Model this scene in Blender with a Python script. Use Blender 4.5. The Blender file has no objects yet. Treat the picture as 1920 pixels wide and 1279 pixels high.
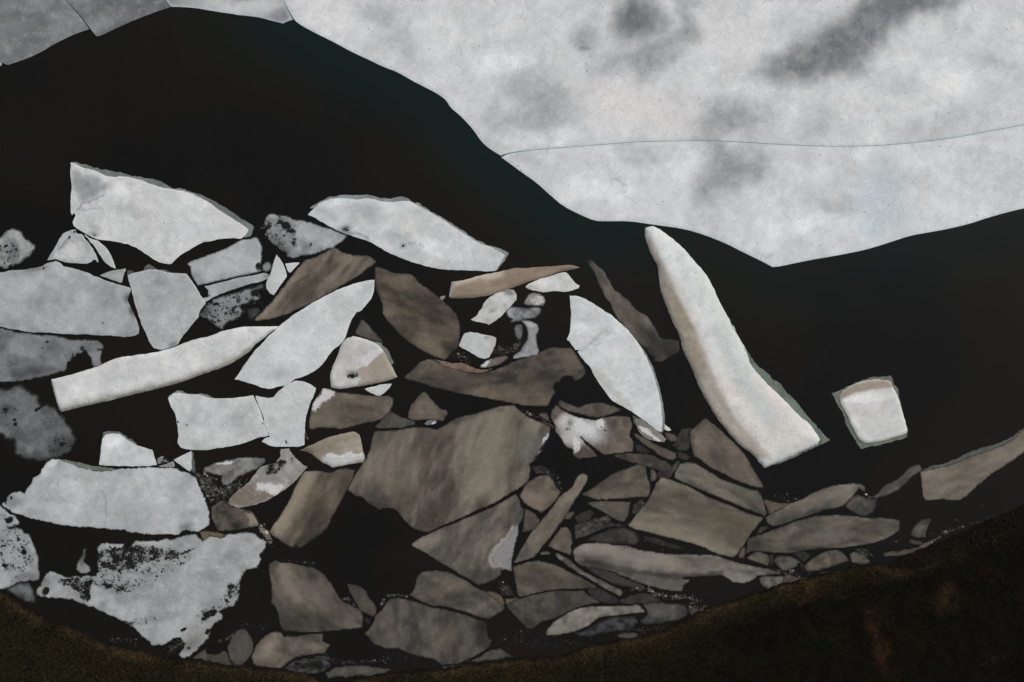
# Aerial view straight down on broken lake ice, dark water and a grassy shore.
import bpy, math, random
import numpy as np
from mathutils import Vector
from mathutils.geometry import delaunay_2d_cdt

# ------------------------------------------------------------------ camera, sky, sun, exposure
SC = bpy.context.scene
COL = SC.collection
M = 0.05                 # metres per image pixel; outlines are traced in image coordinates
GX, GY = 960.0, 639.5    # image centre in pixels, placed straight below the camera
CAM_H = 116.0
cam = bpy.data.cameras.new("camera")
cam.sensor_width = 36.0
cam.lens = 36.0 * CAM_H / (1920 * M)
cam.clip_end = 5000
co = bpy.data.objects.new("camera", cam)
co.location = (0, 0, CAM_H)
co.rotation_euler = (0, 0, 0)
COL.objects.link(co)
SC.camera = co

SUN_EL, SUN_AZ = math.radians(48), math.radians(40)
w = bpy.data.worlds.new("World"); SC.world = w; w.use_nodes = True
nt = w.node_tree
sky = nt.nodes.new("ShaderNodeTexSky"); sky.sky_type = 'NISHITA'; sky.sun_disc = False
sky.sun_elevation = SUN_EL; sky.sun_rotation = SUN_AZ; sky.dust_density = 6; sky.air_density = 1.0
hs = nt.nodes.new("ShaderNodeHueSaturation"); hs.inputs['Saturation'].default_value = 0.03
nt.links.new(sky.outputs[0], hs.inputs['Color'])
nt.links.new(hs.outputs[0], nt.nodes['Background'].inputs['Color'])
nt.nodes['Background'].inputs['Strength'].default_value = 0.08
sl = bpy.data.lights.new("sun", 'SUN'); sl.energy = 1.3; sl.angle = math.radians(14); sl.color = (1.0, 0.975, 0.94)
so = bpy.data.objects.new("sun", sl); COL.objects.link(so)
d = Vector((math.sin(SUN_AZ) * math.cos(SUN_EL), math.cos(SUN_AZ) * math.cos(SUN_EL), math.sin(SUN_EL)))
so.rotation_euler = d.to_track_quat('Z', 'Y').to_euler()
SC.view_settings.view_transform = 'Standard'
SC.view_settings.look = 'None'
SC.view_settings.exposure = 0.0
SC.view_settings.gamma = 1.0
LREF = 0.80              # what a white flat surface reflects under this light

# ------------------------------------------------------------------ helpers
ORG = dict(A=(0,280),B=(300,340),C=(0,480),D=(360,480),E=(560,340),F=(700,460),G=(1040,400),H=(0,700),
           I=(0,900),J=(300,680),K=(300,860),L=(640,640),M=(640,820),N=(960,640),O=(960,820),Q=(0,1019),
           R=(340,1019),S=(640,1019),T=(940,1000),U=(1240,860),V=(1520,780),W=(1240,600),X=(1480,600))
ORG = {k: (v[0], v[1], 4.8) for k, v in ORG.items()}
ORG['AA'] = (0, 0, 3.84); ORG['BB'] = (440, 0, 2.5946); ORG['CC'] = (1180, 0, 2.4595); ORG['YY'] = (1120, 960, 2.4)
ORG['Z'] = (0, 0, 1.0)

def pts(s):
    out = []; o = ORG['Z']
    for tok in s.split():
        if ',' not in tok:
            o = ORG[tok]; continue
        x, y = tok.split(',')
        out.append((o[0] + float(x) / o[2], o[1] + float(y) / o[2]))
    return np.array(out)

def lin(c):
    c = np.asarray(c, float) / 255.0
    return np.where(c <= 0.04045, c / 12.92, ((c + 0.055) / 1.055) ** 2.4)

def albedo(c):
    return np.minimum(lin(c) / LREF, 0.92)

def hsh(ix, iy, s):
    n = (ix.astype(np.int64) * 374761393 + iy.astype(np.int64) * 668265263 + s * 1274126177) & 0xFFFFFFFF
    n = ((n ^ (n >> 13)) * 1274126177) & 0xFFFFFFFF
    return ((n ^ (n >> 16)) & 0xFFFF) / 65535.0

def vnoise(x, y, s=0):
    ix = np.floor(x); iy = np.floor(y); fx = x - ix; fy = y - iy
    fx = fx * fx * (3 - 2 * fx); fy = fy * fy * (3 - 2 * fy)
    a = hsh(ix, iy, s); b = hsh(ix + 1, iy, s); c = hsh(ix, iy + 1, s); e = hsh(ix + 1, iy + 1, s)
    return (a * (1 - fx) + b * fx) * (1 - fy) + (c * (1 - fx) + e * fx) * fy

def fbm(x, y, s=0, o=4):
    t = 0; amp = 0.5; n = 0
    for k in range(o):
        t = t + amp * vnoise(x * 2 ** k + 17.3 * k, y * 2 ** k - 9.1 * k, s + k); n += amp; amp *= 0.55
    return t / n

def smooth(a, b, x):
    t = np.clip((x - a) / (b - a), 0, 1); return t * t * (3 - 2 * t)

def soften(P, it=2, thr=28):
    P = [tuple(p) for p in P]
    for _ in range(it):
        Q = []; n = len(P)
        for i in range(n):
            a = np.array(P[i - 1]); b = np.array(P[i]); c = np.array(P[(i + 1) % n])
            u = b - a; v = c - b
            ang = abs(math.degrees(math.atan2(u[0] * v[1] - u[1] * v[0], u[0] * v[0] + u[1] * v[1])))
            if ang < thr:
                Q.append(tuple(b - u * 0.25)); Q.append(tuple(b + v * 0.25))
            else:
                Q.append(tuple(b))
        P = Q
    return np.array(P)

def resample(P, step, rough, seed, closed=True):
    out = []; n = len(P)
    for i in range(n if closed else n - 1):
        a = P[i]; b = P[(i + 1) % n]; L = np.hypot(*(b - a))
        if L < 1e-6: continue
        k = max(1, int(round(L / step)))
        for j in range(k): out.append(a + (b - a) * j / k)
    R = np.array(out)
    if rough > 0:
        t = np.roll(R, -1, 0) - np.roll(R, 1, 0); l = np.hypot(t[:, 0], t[:, 1]) + 1e-9
        nx, ny = t[:, 1] / l, -t[:, 0] / l
        dd = 0 if rough < 0.02 else (fbm(R[:, 0] / 8.0, R[:, 1] / 8.0, seed, 4) - 0.5) * 3.4 * (rough + 0.25) + (vnoise(R[:, 0] / 30, R[:, 1] / 30, seed + 1) - .5) * 2.0
        R = R + np.stack([nx * dd, ny * dd], 1)
    keep = [0]
    for i in range(1, len(R)):
        if np.hypot(*(R[i] - R[keep[-1]])) > 0.35: keep.append(i)
    return R[keep]

def inside(poly, X, Y):
    c = np.zeros(len(X), bool); n = len(poly); j = n - 1
    for i in range(n):
        xi, yi = poly[i]; xj, yj = poly[j]
        if yi != yj:
            m = ((yi > Y) != (yj > Y)) & (X < (xj - xi) * (Y - yi) / (yj - yi) + xi)
            c ^= m
        j = i
    return c

def segdist(poly, X, Y, closed=True):
    D = np.full(len(X), 1e9); n = len(poly)
    for i in range(n if closed else n - 1):
        a = poly[i]; b = poly[(i + 1) % n]; ab = b - a; L2 = ab @ ab + 1e-12
        t = np.clip(((X - a[0]) * ab[0] + (Y - a[1]) * ab[1]) / L2, 0, 1)
        D = np.minimum(D, np.hypot(X - a[0] - t * ab[0], Y - a[1] - t * ab[1]))
    return D

def shape_mask(f, X, Y, hardk=False):
    """f = ('E', origin, x, y, rx, ry, ang) | ('P', polygon, softness) | ('L', line, width)"""
    if f[0] == 'E':
        o = ORG[f[1]]; cx = o[0] + f[2] / o[2]; cy = o[1] + f[3] / o[2]; rx = f[4] / o[2]; ry = f[5] / o[2]
        a = math.radians(f[6] if len(f) > 6 else 0); dx = X - cx; dy = Y - cy
        u = (dx * math.cos(a) + dy * math.sin(a)) / rx; v = (-dx * math.sin(a) + dy * math.cos(a)) / ry
        return 1 - smooth(*((0.6, 1.25) if hardk else (0.1, 1.6)), np.hypot(u, v))
    if f[0] == 'P':
        p = soften(pts(f[1]), 1); s = max(f[2], 0.5)
        dd = segdist(p, X, Y); ins = inside(p, X, Y)
        return smooth(-s, s, np.where(ins, dd, -dd))
    p = pts(f[1]); dd = segdist(p, X, Y, False)
    return 1 - smooth(*((f[2] * 0.4, f[2] * 1.3) if hardk or f[2] < 4 else (0, f[2] * 1.9)), dd)

def W3(P, z=0.0):
    return np.stack([(P[:, 0] - GX) * M, -(P[:, 1] - GY) * M, np.zeros(len(P)) + z], 1)

def triangulate(B, step, lo=None, hi=None, coarse=None):
    x0, y0 = B.min(0); x1, y1 = B.max(0)
    def grid(st, ax0, ay0, ax1, ay1):
        gx = np.arange(ax0 + st * .5, ax1, st); gy = np.arange(ay0 + st * .5, ay1, st * 0.866)
        X, Y = np.meshgrid(gx, gy); X = X + (np.arange(len(gy)) % 2)[:, None] * st * .5
        return X.ravel(), Y.ravel()
    if lo is None:
        X, Y = grid(step, x0, y0, x1, y1)
    else:
        X, Y = grid(step, max(x0, lo[0]), max(y0, lo[1]), min(x1, hi[0]), min(y1, hi[1]))
        X2, Y2 = grid(coarse, x0, y0, x1, y1)
        k = (X2 < lo[0]) | (X2 > hi[0]) | (Y2 < lo[1]) | (Y2 > hi[1])
        X = np.concatenate([X, X2[k]]); Y = np.concatenate([Y, Y2[k]])
    ok = inside(B, X, Y)
    X, Y = X[ok], Y[ok]
    if len(X):
        dd = segdist(B, X, Y); ok = dd > step * 0.45; X, Y = X[ok], Y[ok]
    V = [Vector((float(a), float(b))) for a, b in B] + [Vector((float(a), float(b))) for a, b in zip(X, Y)]
    n = len(B)
    r = delaunay_2d_cdt(V, [(i, (i + 1) % n) for i in range(n)], [], 1, 1e-4)
    P = np.array([(v.x, v.y) for v in r[0]]); F = [tuple(f) for f in r[2]]
    return P, F

def new_mesh(name, verts, faces, mat, parent=None, smooth_shade=True):
    me = bpy.data.meshes.new(name)
    me.from_pydata([tuple(v) for v in verts], [], faces)
    me.materials.append(mat)
    if smooth_shade:
        me.polygons.foreach_set('use_smooth', [True] * len(me.polygons))
    ob = bpy.data.objects.new(name, me); COL.objects.link(ob)
    if parent: ob.parent = parent
    return ob

def tag(o, label=None, cat=None, group=None, kind=None):
    if label: o['label'] = label
    if cat: o['category'] = cat
    if group: o['group'] = group
    if kind: o['kind'] = kind

# ------------------------------------------------------------------ materials
class NB:
    def __init__(s, name):
        s.m = bpy.data.materials.new(name); s.m.use_nodes = True; s.t = s.m.node_tree; s.b = s.t.nodes['Principled BSDF']
    def n(s, typ, **kw):
        x = s.t.nodes.new(typ)
        for k, v in kw.items(): setattr(x, k, v)
        return x
    def put(s, sock, v):
        if hasattr(v, 'is_linked') or isinstance(v, bpy.types.NodeSocket): s.t.links.new(v, sock)
        else: sock.default_value = v
    def math(s, op, a, b=0.0, c=None, clamp=False):
        x = s.n('ShaderNodeMath', operation=op, use_clamp=clamp); s.put(x.inputs[0], a); s.put(x.inputs[1], b)
        if c is not None: s.put(x.inputs[2], c)
        return x.outputs[0]
    def mix(s, f, a, b, mode='MIX'):
        x = s.n('ShaderNodeMix', data_type='RGBA', blend_type=mode); s.put(x.inputs[0], f)
        s.put(x.inputs[6], a if not isinstance(a, tuple) else (*a, 1)[:4]); s.put(x.inputs[7], b if not isinstance(b, tuple) else (*b, 1)[:4])
        return x.outputs[2]
    def noise(s, scale, detail=4, rough=0.6, vec=None, dist=0.0):
        x = s.n('ShaderNodeTexNoise'); x.inputs['Scale'].default_value = scale; x.inputs['Detail'].default_value = detail
        x.inputs['Roughness'].default_value = rough; x.inputs['Distortion'].default_value = dist
        s.t.links.new(vec if vec is not None else s.pos, x.inputs['Vector']); return x.outputs['Fac']
    def ramp(s, f, a, b):
        x = s.n('ShaderNodeMapRange', interpolation_type='SMOOTHSTEP'); s.put(x.inputs[0], f)
        s.put(x.inputs[1], a); s.put(x.inputs[2], b); return x.outputs[0]
    @property
    def pos(s):
        if not hasattr(s, '_p'): s._p = s.n('ShaderNodeNewGeometry').outputs['Position']
        return s._p
    def attr(s, name):
        x = s.n('ShaderNodeAttribute'); x.attribute_name = name; return x

def c3(c):
    return tuple(float(v) for v in albedo(c))

def make_ice():
    k = NB('lake_ice'); base = k.attr('base'); a = k.attr('mask'); b = k.attr('mask2')
    sep = k.n('ShaderNodeSeparateColor'); k.t.links.new(a.outputs['Color'], sep.inputs[0])
    sep2 = k.n('ShaderNodeSeparateColor'); k.t.links.new(b.outputs['Color'], sep2.inputs[0])
    hard, grey, white = sep.outputs; fade, brown, speck = sep2.outputs
    n_big = k.noise(0.35, 4, 0.55); n_med = k.noise(1.3, 6, 0.65); n_fine = k.noise(5.5, 6, 0.75); n_grain = k.noise(16, 2, 0.6)
    n_gr2 = k.noise(9, 5, 0.8)
    def thr(m, gain, w_, src=n_med, src2=n_fine):
        nn = k.math('ADD', k.math('MULTIPLY', k.math('SUBTRACT', src, 0.5), gain), k.math('MULTIPLY', k.math('SUBTRACT', src2, 0.5), gain * 0.8))
        act = k.math('MULTIPLY', m, 5.0, clamp=True)
        return k.ramp(k.math('ADD', m, k.math('MULTIPLY', nn, act)), 0.5 - w_, 0.5 + w_)
    col = base.outputs['Color']
    # cloudy tonal variation in the ice and its grain
    n_cloud = k.noise(0.75, 5, 0.6, dist=0.4)
    v = k.math('ADD', 1.0, k.math('MULTIPLY', k.math('SUBTRACT', n_big, 0.5), 0.3))
    for q, a_ in ((n_cloud, 0.16), (n_med, 0.26), (n_fine, 0.60), (n_gr2, 0.95)):
        v = k.math('ADD', v, k.math('MULTIPLY', k.math('SUBTRACT', q, 0.5), a_))
    vm = k.n('ShaderNodeVectorMath', operation='SCALE'); k.t.links.new(col, vm.inputs[0]); k.put(vm.inputs['Scale'], v)
    col = vm.outputs[0]
    # faintly warm dry patches
    col = k.mix(k.math('MULTIPLY', k.ramp(k.noise(0.16, 3, 0.5), 0.5, 0.75), 0.3), col, (1.02, 1.0, 0.995), 'MULTIPLY')
    # brown tint, with a grainy limit
    col = k.mix(k.math('MULTIPLY', thr(brown, 1.3, 0.36, n_fine, n_gr2), k.math('ADD', 0.50, k.math('MULTIPLY', n_cloud, 0.55))), col, c3((136, 124, 110)))
    # granular snow crust
    col = k.mix(k.math('MULTIPLY', thr(white, 2.3, 0.34, n_fine, n_gr2), 0.88), col, c3((190, 190, 191)))
    # smoky wet grey patches
    gf = k.math('MULTIPLY', grey, k.math('ADD', 0.28, k.math('MULTIPLY', n_cloud, 0.95)))
    gf = k.math('ADD', gf, k.math('MULTIPLY', k.math('MULTIPLY', grey, k.math('SUBTRACT', 1.0, grey)), k.math('MULTIPLY', k.math('SUBTRACT', n_gr2, 0.5), 2.6)), clamp=True)
    col = k.mix(gf, col, c3((84, 90, 93)))
    # pits: small dark specks, more where 'speck' is high
    vo = k.n('ShaderNodeTexVoronoi'); vo.inputs['Scale'].default_value = 1.5; k.t.links.new(k.pos, vo.inputs['Vector'])
    pit = k.math('SUBTRACT', 1.0, k.ramp(vo.outputs['Distance'], 0.05, 0.20))
    pit = k.math('MULTIPLY', pit, k.ramp(k.noise(0.5, 4, 0.7), 0.49, 0.60))
    pit = k.math('MULTIPLY', pit, k.math('MULTIPLY', speck, k.math('MULTIPLY', n_fine, 0.9)))
    gr = k.math('MULTIPLY', k.ramp(k.noise(9, 3, 0.7), 0.56, 0.7), k.ramp(k.noise(0.45, 5, 0.65), 0.48, 0.6))
    pit = k.math('ADD', pit, k.math('MULTIPLY', gr, k.math('MULTIPLY', speck, 0.42)), clamp=True)
    col = k.mix(pit, col, c3((70, 72, 72)))
    # hairline cracks in the sheet ice
    wv = k.n('ShaderNodeTexNoise'); wv.inputs['Scale'].default_value = 0.8; wv.inputs['Detail'].default_value = 4; k.t.links.new(k.pos, wv.inputs['Vector'])
    va = k.n('ShaderNodeVectorMath', operation='MULTIPLY_ADD'); k.t.links.new(wv.outputs['Color'], va.inputs[0]); va.inputs[1].default_value = (0.9,) * 3; k.t.links.new(k.pos, va.inputs[2])
    vc = k.n('ShaderNodeTexVoronoi', feature='DISTANCE_TO_EDGE'); vc.inputs['Scale'].default_value = 0.22; k.t.links.new(va.outputs[0], vc.inputs['Vector'])
    cr = k.math('SUBTRACT', 1.0, k.ramp(vc.outputs['Distance'], 0.0, 0.012))
    cr = k.math('MULTIPLY', cr, k.ramp(k.noise(0.3, 2, 0.5), 0.52, 0.66)); cr = k.math('MULTIPLY', cr, k.math('MULTIPLY', speck, 0.32))
    col = k.mix(cr, col, c3((110, 112, 113)))
    # stippled frost: clusters of fine dark and light grains
    sd_ = k.ramp(k.math('ADD', n_gr2, k.math('MULTIPLY', k.math('SUBTRACT', n_cloud, 0.5), 0.9)), 0.56, 0.68)
    col = k.mix(k.math('MULTIPLY', sd_, k.math('MULTIPLY', speck, 0.20)), col, c3((120, 124, 126)))
    sl_ = k.ramp(k.math('SUBTRACT', k.math('ADD', n_gr2, k.math('MULTIPLY', n_med, 0.8)), 0.4), 0.54, 0.66)
    col = k.mix(k.math('MULTIPLY', sl_, k.math('MULTIPLY', speck, 0.16)), col, c3((215, 214, 213)))
    water = c3((22, 22, 21))
    col = k.mix(k.math('MULTIPLY', hard, 0.42), col, water)
    # ice going under water (smooth) and rotten holes (ragged)
    fo = k.math('MULTIPLY', fade, k.math('ADD', 0.7, k.math('MULTIPLY', n_med, 0.6)), clamp=True)
    col = k.mix(fo, col, water)
    vh = k.n('ShaderNodeTexVoronoi'); vh.inputs['Scale'].default_value = 2.6; vh.inputs['Randomness'].default_value = 1.0
    wp = k.n('ShaderNodeVectorMath', operation='MULTIPLY_ADD'); k.t.links.new(wv.outputs['Color'], wp.inputs[0]); wp.inputs[1].default_value = (0.5,) * 3; k.t.links.new(k.pos, wp.inputs[2])
    k.t.links.new(wp.outputs[0], vh.inputs['Vector'])
    dots = k.math('MULTIPLY', k.math('SUBTRACT', 1.0, k.ramp(vh.outputs['Distance'], 0.22, 0.36)), k.ramp(k.math('ADD', hard, k.math('SUBTRACT', n_cloud, 0.5)), 0.22, 0.4))
    hole = k.math('MAXIMUM', thr(hard, 2.3, 0.16, n_med, n_fine), dots)
    col = k.mix(hole, col, water)
    k.t.links.new(col, k.b.inputs['Base Color'])
    k.put(k.b.inputs['Roughness'], k.math('SUBTRACT', 0.75, k.math('MULTIPLY', k.math('MAXIMUM', hole, fo), 0.45)))
    k.b.inputs['Specular IOR Level'].default_value = 0.18
    bp = k.n('ShaderNodeBump'); bp.inputs['Strength'].default_value = 0.55; bp.inputs['Distance'].default_value = 0.05
    k.put(bp.inputs['Height'], k.math('ADD', n_fine, k.math('MULTIPLY', n_grain, 0.4))); k.t.links.new(bp.outputs[0], k.b.inputs['Normal'])
    return k.m

def make_water():
    k = NB('lake_water'); g = k.attr('glacial')
    n = k.noise(0.045, 4, 0.55); n2 = k.noise(0.02, 3, 0.5); n3 = k.noise(9, 2, 0.5)
    col = k.mix(k.ramp(n, 0.40, 0.62), (0.0094, 0.0076, 0.0058), (0.0052, 0.0054, 0.0056))
    col = k.mix(k.math('MULTIPLY', g.outputs['Fac'], k.math('ADD', 0.55, n2)), col, (0.0036, 0.0125, 0.0118))
    k.t.links.new(col, k.b.inputs['Base Color'])
    k.b.inputs['Roughness'].default_value = 0.12; k.b.inputs['Specular IOR Level'].default_value = 0.20
    bp = k.n('ShaderNodeBump'); bp.inputs['Strength'].default_value = 0.06; bp.inputs['Distance'].default_value = 0.03
    k.put(bp.inputs['Height'], k.math('ADD', k.noise(2.2, 3, 0.5), k.math('MULTIPLY', n3, 0.4))); k.t.links.new(bp.outputs[0], k.b.inputs['Normal'])
    return k.m

def make_ground():
    k = NB('shore_turf'); base = k.attr('base')
    a = k.noise(0.5, 6, 0.7); b = k.noise(3.5, 6, 0.75); c = k.noise(14, 3, 0.7)
    v = k.math('ADD', k.math('MULTIPLY', a, 1.3), k.math('MULTIPLY', k.math('SUBTRACT', b, 0.5), 5.5)); v = k.math('ADD', v, k.math('MULTIPLY', k.math('SUBTRACT', c, 0.5), 4.0))
    v = k.math('MAXIMUM', k.math('ADD', v, 0.15), 0.08)
    vm = k.n('ShaderNodeVectorMath', operation='SCALE'); k.t.links.new(base.outputs['Color'], vm.inputs[0]); k.put(vm.inputs['Scale'], v)
    col = k.mix(k.math('MULTIPLY', k.ramp(k.noise(0.9, 4, 0.6), 0.5, 0.68), 0.5), vm.outputs[0], (0.72, 0.9, 0.55), 'MULTIPLY')
    k.t.links.new(col, k.b.inputs['Base Color']); k.b.inputs['Roughness'].default_value = 0.95; k.b.inputs['Specular IOR Level'].default_value = 0.1
    bp = k.n('ShaderNodeBump'); bp.inputs['Strength'].default_value = 0.9; bp.inputs['Distance'].default_value = 0.15
    k.put(bp.inputs['Height'], k.math('ADD', b, c)); k.t.links.new(bp.outputs[0], k.b.inputs['Normal'])
    return k.m

def make_plain_attr(name, rough=0.9):
    k = NB(name); base = k.attr('base'); c = k.noise(12, 3, 0.7)
    vm = k.n('ShaderNodeVectorMath', operation='SCALE'); k.t.links.new(base.outputs['Color'], vm.inputs[0]); k.put(vm.inputs['Scale'], k.math('ADD', 0.6, k.math('MULTIPLY', c, 0.8)))
    k.t.links.new(vm.outputs[0], k.b.inputs['Base Color']); k.b.inputs['Roughness'].default_value = rough; k.b.inputs['Specular IOR Level'].default_value = 0.15
    return k.m

ICE = make_ice(); WATER = make_water(); TURF = make_ground(); BLADE = make_plain_attr('grass_blades'); CRUMB = make_plain_attr('ice_crumbs', 0.6)

def set_col(me, name, rgb, a=None):
    n = len(me.vertices); arr = np.ones((n, 4), np.float32); arr[:, :3] = rgb
    at = me.attributes.new(name, 'FLOAT_COLOR', 'POINT'); at.data.foreach_set('color', arr.ravel())

# ------------------------------------------------------------------ slab builder
SEED = [100]
def slab(name, poly, c=(190, 192, 194), c2=None, v=0.5, st=None, vs=45, z=0.08, dome=None, r=0.5, soft=0, rot=0, edge=None,
         f=(), spk=0.35, thick=0.35, step=3.4, parent=None, org=None, mott=0.12, wf=1.0, win=None, smoothing=1, lip=1.2):
    SEED[0] += 7; sd = SEED[0]
    P0 = soften(pts(poly), smoothing)
    B = resample(P0, 2.6 if win is None else 5, r, sd)
    if win is None: P, F = triangulate(B, step)
    else: P, F = triangulate(B, step, win[0], win[1], 90)
    X, Y = P[:, 0], P[:, 1]
    E = segdist(B, X, Y)
    n = len(P)
    base = np.tile(albedo(c), (n, 1))
    if c2 is not None:
        if st:
            a = math.radians(st[0]); u = (X * math.cos(a) + Y * math.sin(a)) / (vs * st[1]); q = (-X * math.sin(a) + Y * math.cos(a)) / vs
            q = q + (fbm(X / 140, Y / 140, sd + 3, 2) - .5) * 0.9
        else: u = X / vs; q = Y / vs
        hw = 0.34 - 0.19 * v; t = (0.8 * smooth(0.5 - hw, 0.5 + hw, fbm(u, q, sd, 4)) + 0.35 * smooth(.3, .7, fbm(u * 2.7, q * 2.7, sd + 9, 4)))[:, None]
        base = base * (1 - t) + albedo(c2) * t
    a = math.radians(st[0] if st else 20 + (sd * 37) % 140); sx = 2.6 if st else 1.3
    mu = (X * math.cos(a) + Y * math.sin(a)) / sx; mq = -X * math.sin(a) + Y * math.cos(a) + (fbm(X / 90, Y / 90, sd + 31, 2) - .5) * 50
    if mott: base = base * (1 + mott * 2.2 * (fbm(mu / 34, mq / 34, sd + 40, 3) - .5) + mott * 1.5 * (fbm(mu / 10, mq / 10, sd + 44, 3) - .5))[:, None]
    hard = np.zeros(n); grey = np.zeros(n); white = np.zeros(n); fade = np.zeros(n); brown = np.zeros(n); hh = np.zeros(n)
    wl = 20 if win is None else 75
    warp = (fbm(X / wl, Y / wl, sd + 11, 4) - .5) * 16; warp2 = (fbm(X / wl, Y / wl, sd + 29, 4) - .5) * 16
    for it in f:
        kind, strength, shp = it[0], it[1], it[2:]
        extra = None
        if kind == 'p': extra = shp[0]; shp = shp[1:]
        big = not (shp[0] == 'E' and max(shp[4], shp[5]) < 60)
        q = 0 if not big else (wf if win is None else 4.2)
        m = shape_mask(shp, X + warp * q, Y + warp2 * q, kind in 'tbw') * strength
        if kind == 't': hard = np.maximum(hard, m)
        elif kind == 'g': grey = np.maximum(grey, m)
        elif kind == 'w' and strength <= 0.6: base = np.minimum(base * (1 + 0.34 * m[:, None]), 0.86)
        elif kind == 'w': white = np.maximum(white, m)
        elif kind == 'f': fade = np.maximum(fade, m)
        elif kind == 'b': brown = np.maximum(brown, m)
        elif kind == 'h': hh += m
        elif kind == 'p': base = base * (1 - m[:, None]) + albedo(extra) * m[:, None]
    if soft > 0:
        ns = 0.5 + fbm(X / 30, Y / 30, sd + 5, 3)
        fade = np.maximum(fade, 1 - smooth(0, soft, E / ns) * 1.0)
    if rot > 0:
        hard = np.maximum(hard, (1 - smooth(0, rot, E)) * 0.58)
    if edge is not None:
        ec, ew, es = edge; m = (1 - smooth(0, ew, E))[:, None] * es
        base = base * (1 - m) + albedo(ec) * m
    zt = np.full(n, float(z)) + hh
    if dome: zt = zt + dome[0] * np.sqrt(np.clip(1 - (1 - np.clip(E / dome[1], 0, 1)) ** 2, 0, 1))
    zt = zt + (fbm(X / 14, Y / 14, sd + 2, 3) - .5) * 0.05 * min(1, z / 0.08)
    zt = zt - min(0.02, z * 0.4) * (1 - smooth(0, lip, E))
    zt = np.maximum(zt, 0.012)
    V = W3(P, zt)
    # side walls down below the waterline
    cnt = {}
    for fc in F:
        for i in range(len(fc)):
            e = (fc[i], fc[(i + 1) % len(fc)]); cnt[e] = 1
    bd = [e for e in cnt if (e[1], e[0]) not in cnt]
    idx = {}; low = []
    for a_, b_ in bd:
        for q in (a_, b_):
            if q not in idx: idx[q] = n + len(low); low.append(q)
    nl = len(low); VT = V[low].copy(); VL = VT.copy(); VL[:, 2] = -thick; low = low + low
    # faces from the triangulator run counter-clockwise in (x, y-down): flip so that tops face the sky
    faces = [tuple(reversed(t)) for t in F] + [(idx[a_], idx[b_], idx[b_] + nl, idx[a_] + nl) for a_, b_ in bd]
    V = np.concatenate([V, VT, VL]); ext = lambda q: np.concatenate([q, q[low]])
    if org is None:
        org = np.array([V[:, 0].mean(), V[:, 1].mean(), 0.0])
    me_o = new_mesh(name, V - org, faces, ICE, parent)
    if parent is None: me_o.location = org
    me = me_o.data
    set_col(me, 'base', ext(base))
    set_col(me, 'mask', np.stack([ext(hard), ext(grey), ext(white)], 1))
    set_col(me, 'mask2', np.stack([ext(fade), ext(brown), np.full(len(V), spk)], 1))
    return me_o

GREEN = (104, 112, 106)
def floe(label, poly, ledge=None, group='broken ice floes on the dark water', cat='ice floe', name='ice_floe', **kw):
    if not ledge:
        o = slab(name, poly, **kw)
    else:
        c_ = W3(pts(poly)).mean(0)
        o = bpy.data.objects.new(name, None); COL.objects.link(o); o.location = c_
        slab('ice_slab', poly, parent=o, org=c_, **kw)
        for L in ledge:
            q = dict(c=L[1], c2=tuple(int(v * .84) for v in L[1]), v=0.9, z=0.022, r=1.5, spk=0.3, thick=0.3, vs=12)
            if len(L) > 2: q.update(L[2])
            slab('wet_ledge', L[0], parent=o, org=c_, **q)
    tag(o, label, cat, group)
    return o

# ------------------------------------------------------------------ the unbroken sheet, in plates divided by cracks
WIN = ((-100, -100), (2020, 540))
SHEET_EDGE = "AA 60,470 250,400 480,275 648,210 700,265 960,150 1225,52 1500,75 BB 120,85 235,115 285,95 440,185 600,268 790,350 1030,490 1160,630 1295,760 1470,890 1600,1005 1750,1075 1920,1076 CC 250,1055 450,1125 660,1232 950,1180 1290,1088 1560,1035 1820,960 Z 2300,300"
SG = 'plates of the great ice sheet'
SW = (192, 194, 197); SW2 = (180, 182, 184)
def sheet(label, poly, **kw):
    a = dict(c=SW, c2=SW2, v=0.45, vs=60, z=0.10, r=0.0, step=7, win=WIN, spk=1.0, thick=0.5, smoothing=1, edge=((170, 182, 186), 3.5, 0.6), name='ice_sheet_plate')
    a.update(kw); return floe(label, poly, group=SG, cat='ice sheet', **a)
sheet('tiny grey corner of sheet ice at the far left edge, below the first crack', "AA 17,462 2,480 Z -60,150 -800,500 -800,40 -60,90 AA 2,444",
      c=(118, 120, 122), c2=(104, 106, 108))
sheet('dull grey plate of sheet ice filling the upper left corner',
      "AA 20,456 60,470 180,430 250,400 310,370 390,320 480,275 560,240 645,211 622,180 588,131 538,76 500,31 470,0 Z 60,-120 -50,-700 -900,-700 -900,40 -60,86 AA 3,440",
      c=(118, 120, 123), c2=(98, 100, 103), v=1.0, edge=None,
      f=[('w', .35, 'E', 'AA', 130, 250, 160, 110), ('g', .5, 'E', 'AA', 20, 20, 130, 60), ('g', .3, 'E', 'AA', 160, 150, 90, 30, 50), ('g', .3, 'E', 'AA', 330, 170, 70, 25, 60)])
sheet('grey wedge of sheet ice between two hairline cracks, with a broken tip',
      "AA 475,0 505,30 545,75 595,130 630,178 652,208 672,235 700,265 730,258 860,195 960,150 1060,112 1150,78 1225,55 1232,50 1213,35 1188,0 Z 280,-100 220,-700 -40,-700 66,-120",
      c=(112, 114, 117), c2=(86, 88, 91), v=1.0, edge=None, f=[('g', .7, 'E', 'AA', 930, 40, 210, 70, 0), ('p', .5, (140, 142, 144), 'E', 'AA', 740, 190, 200, 50, -25)])
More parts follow.
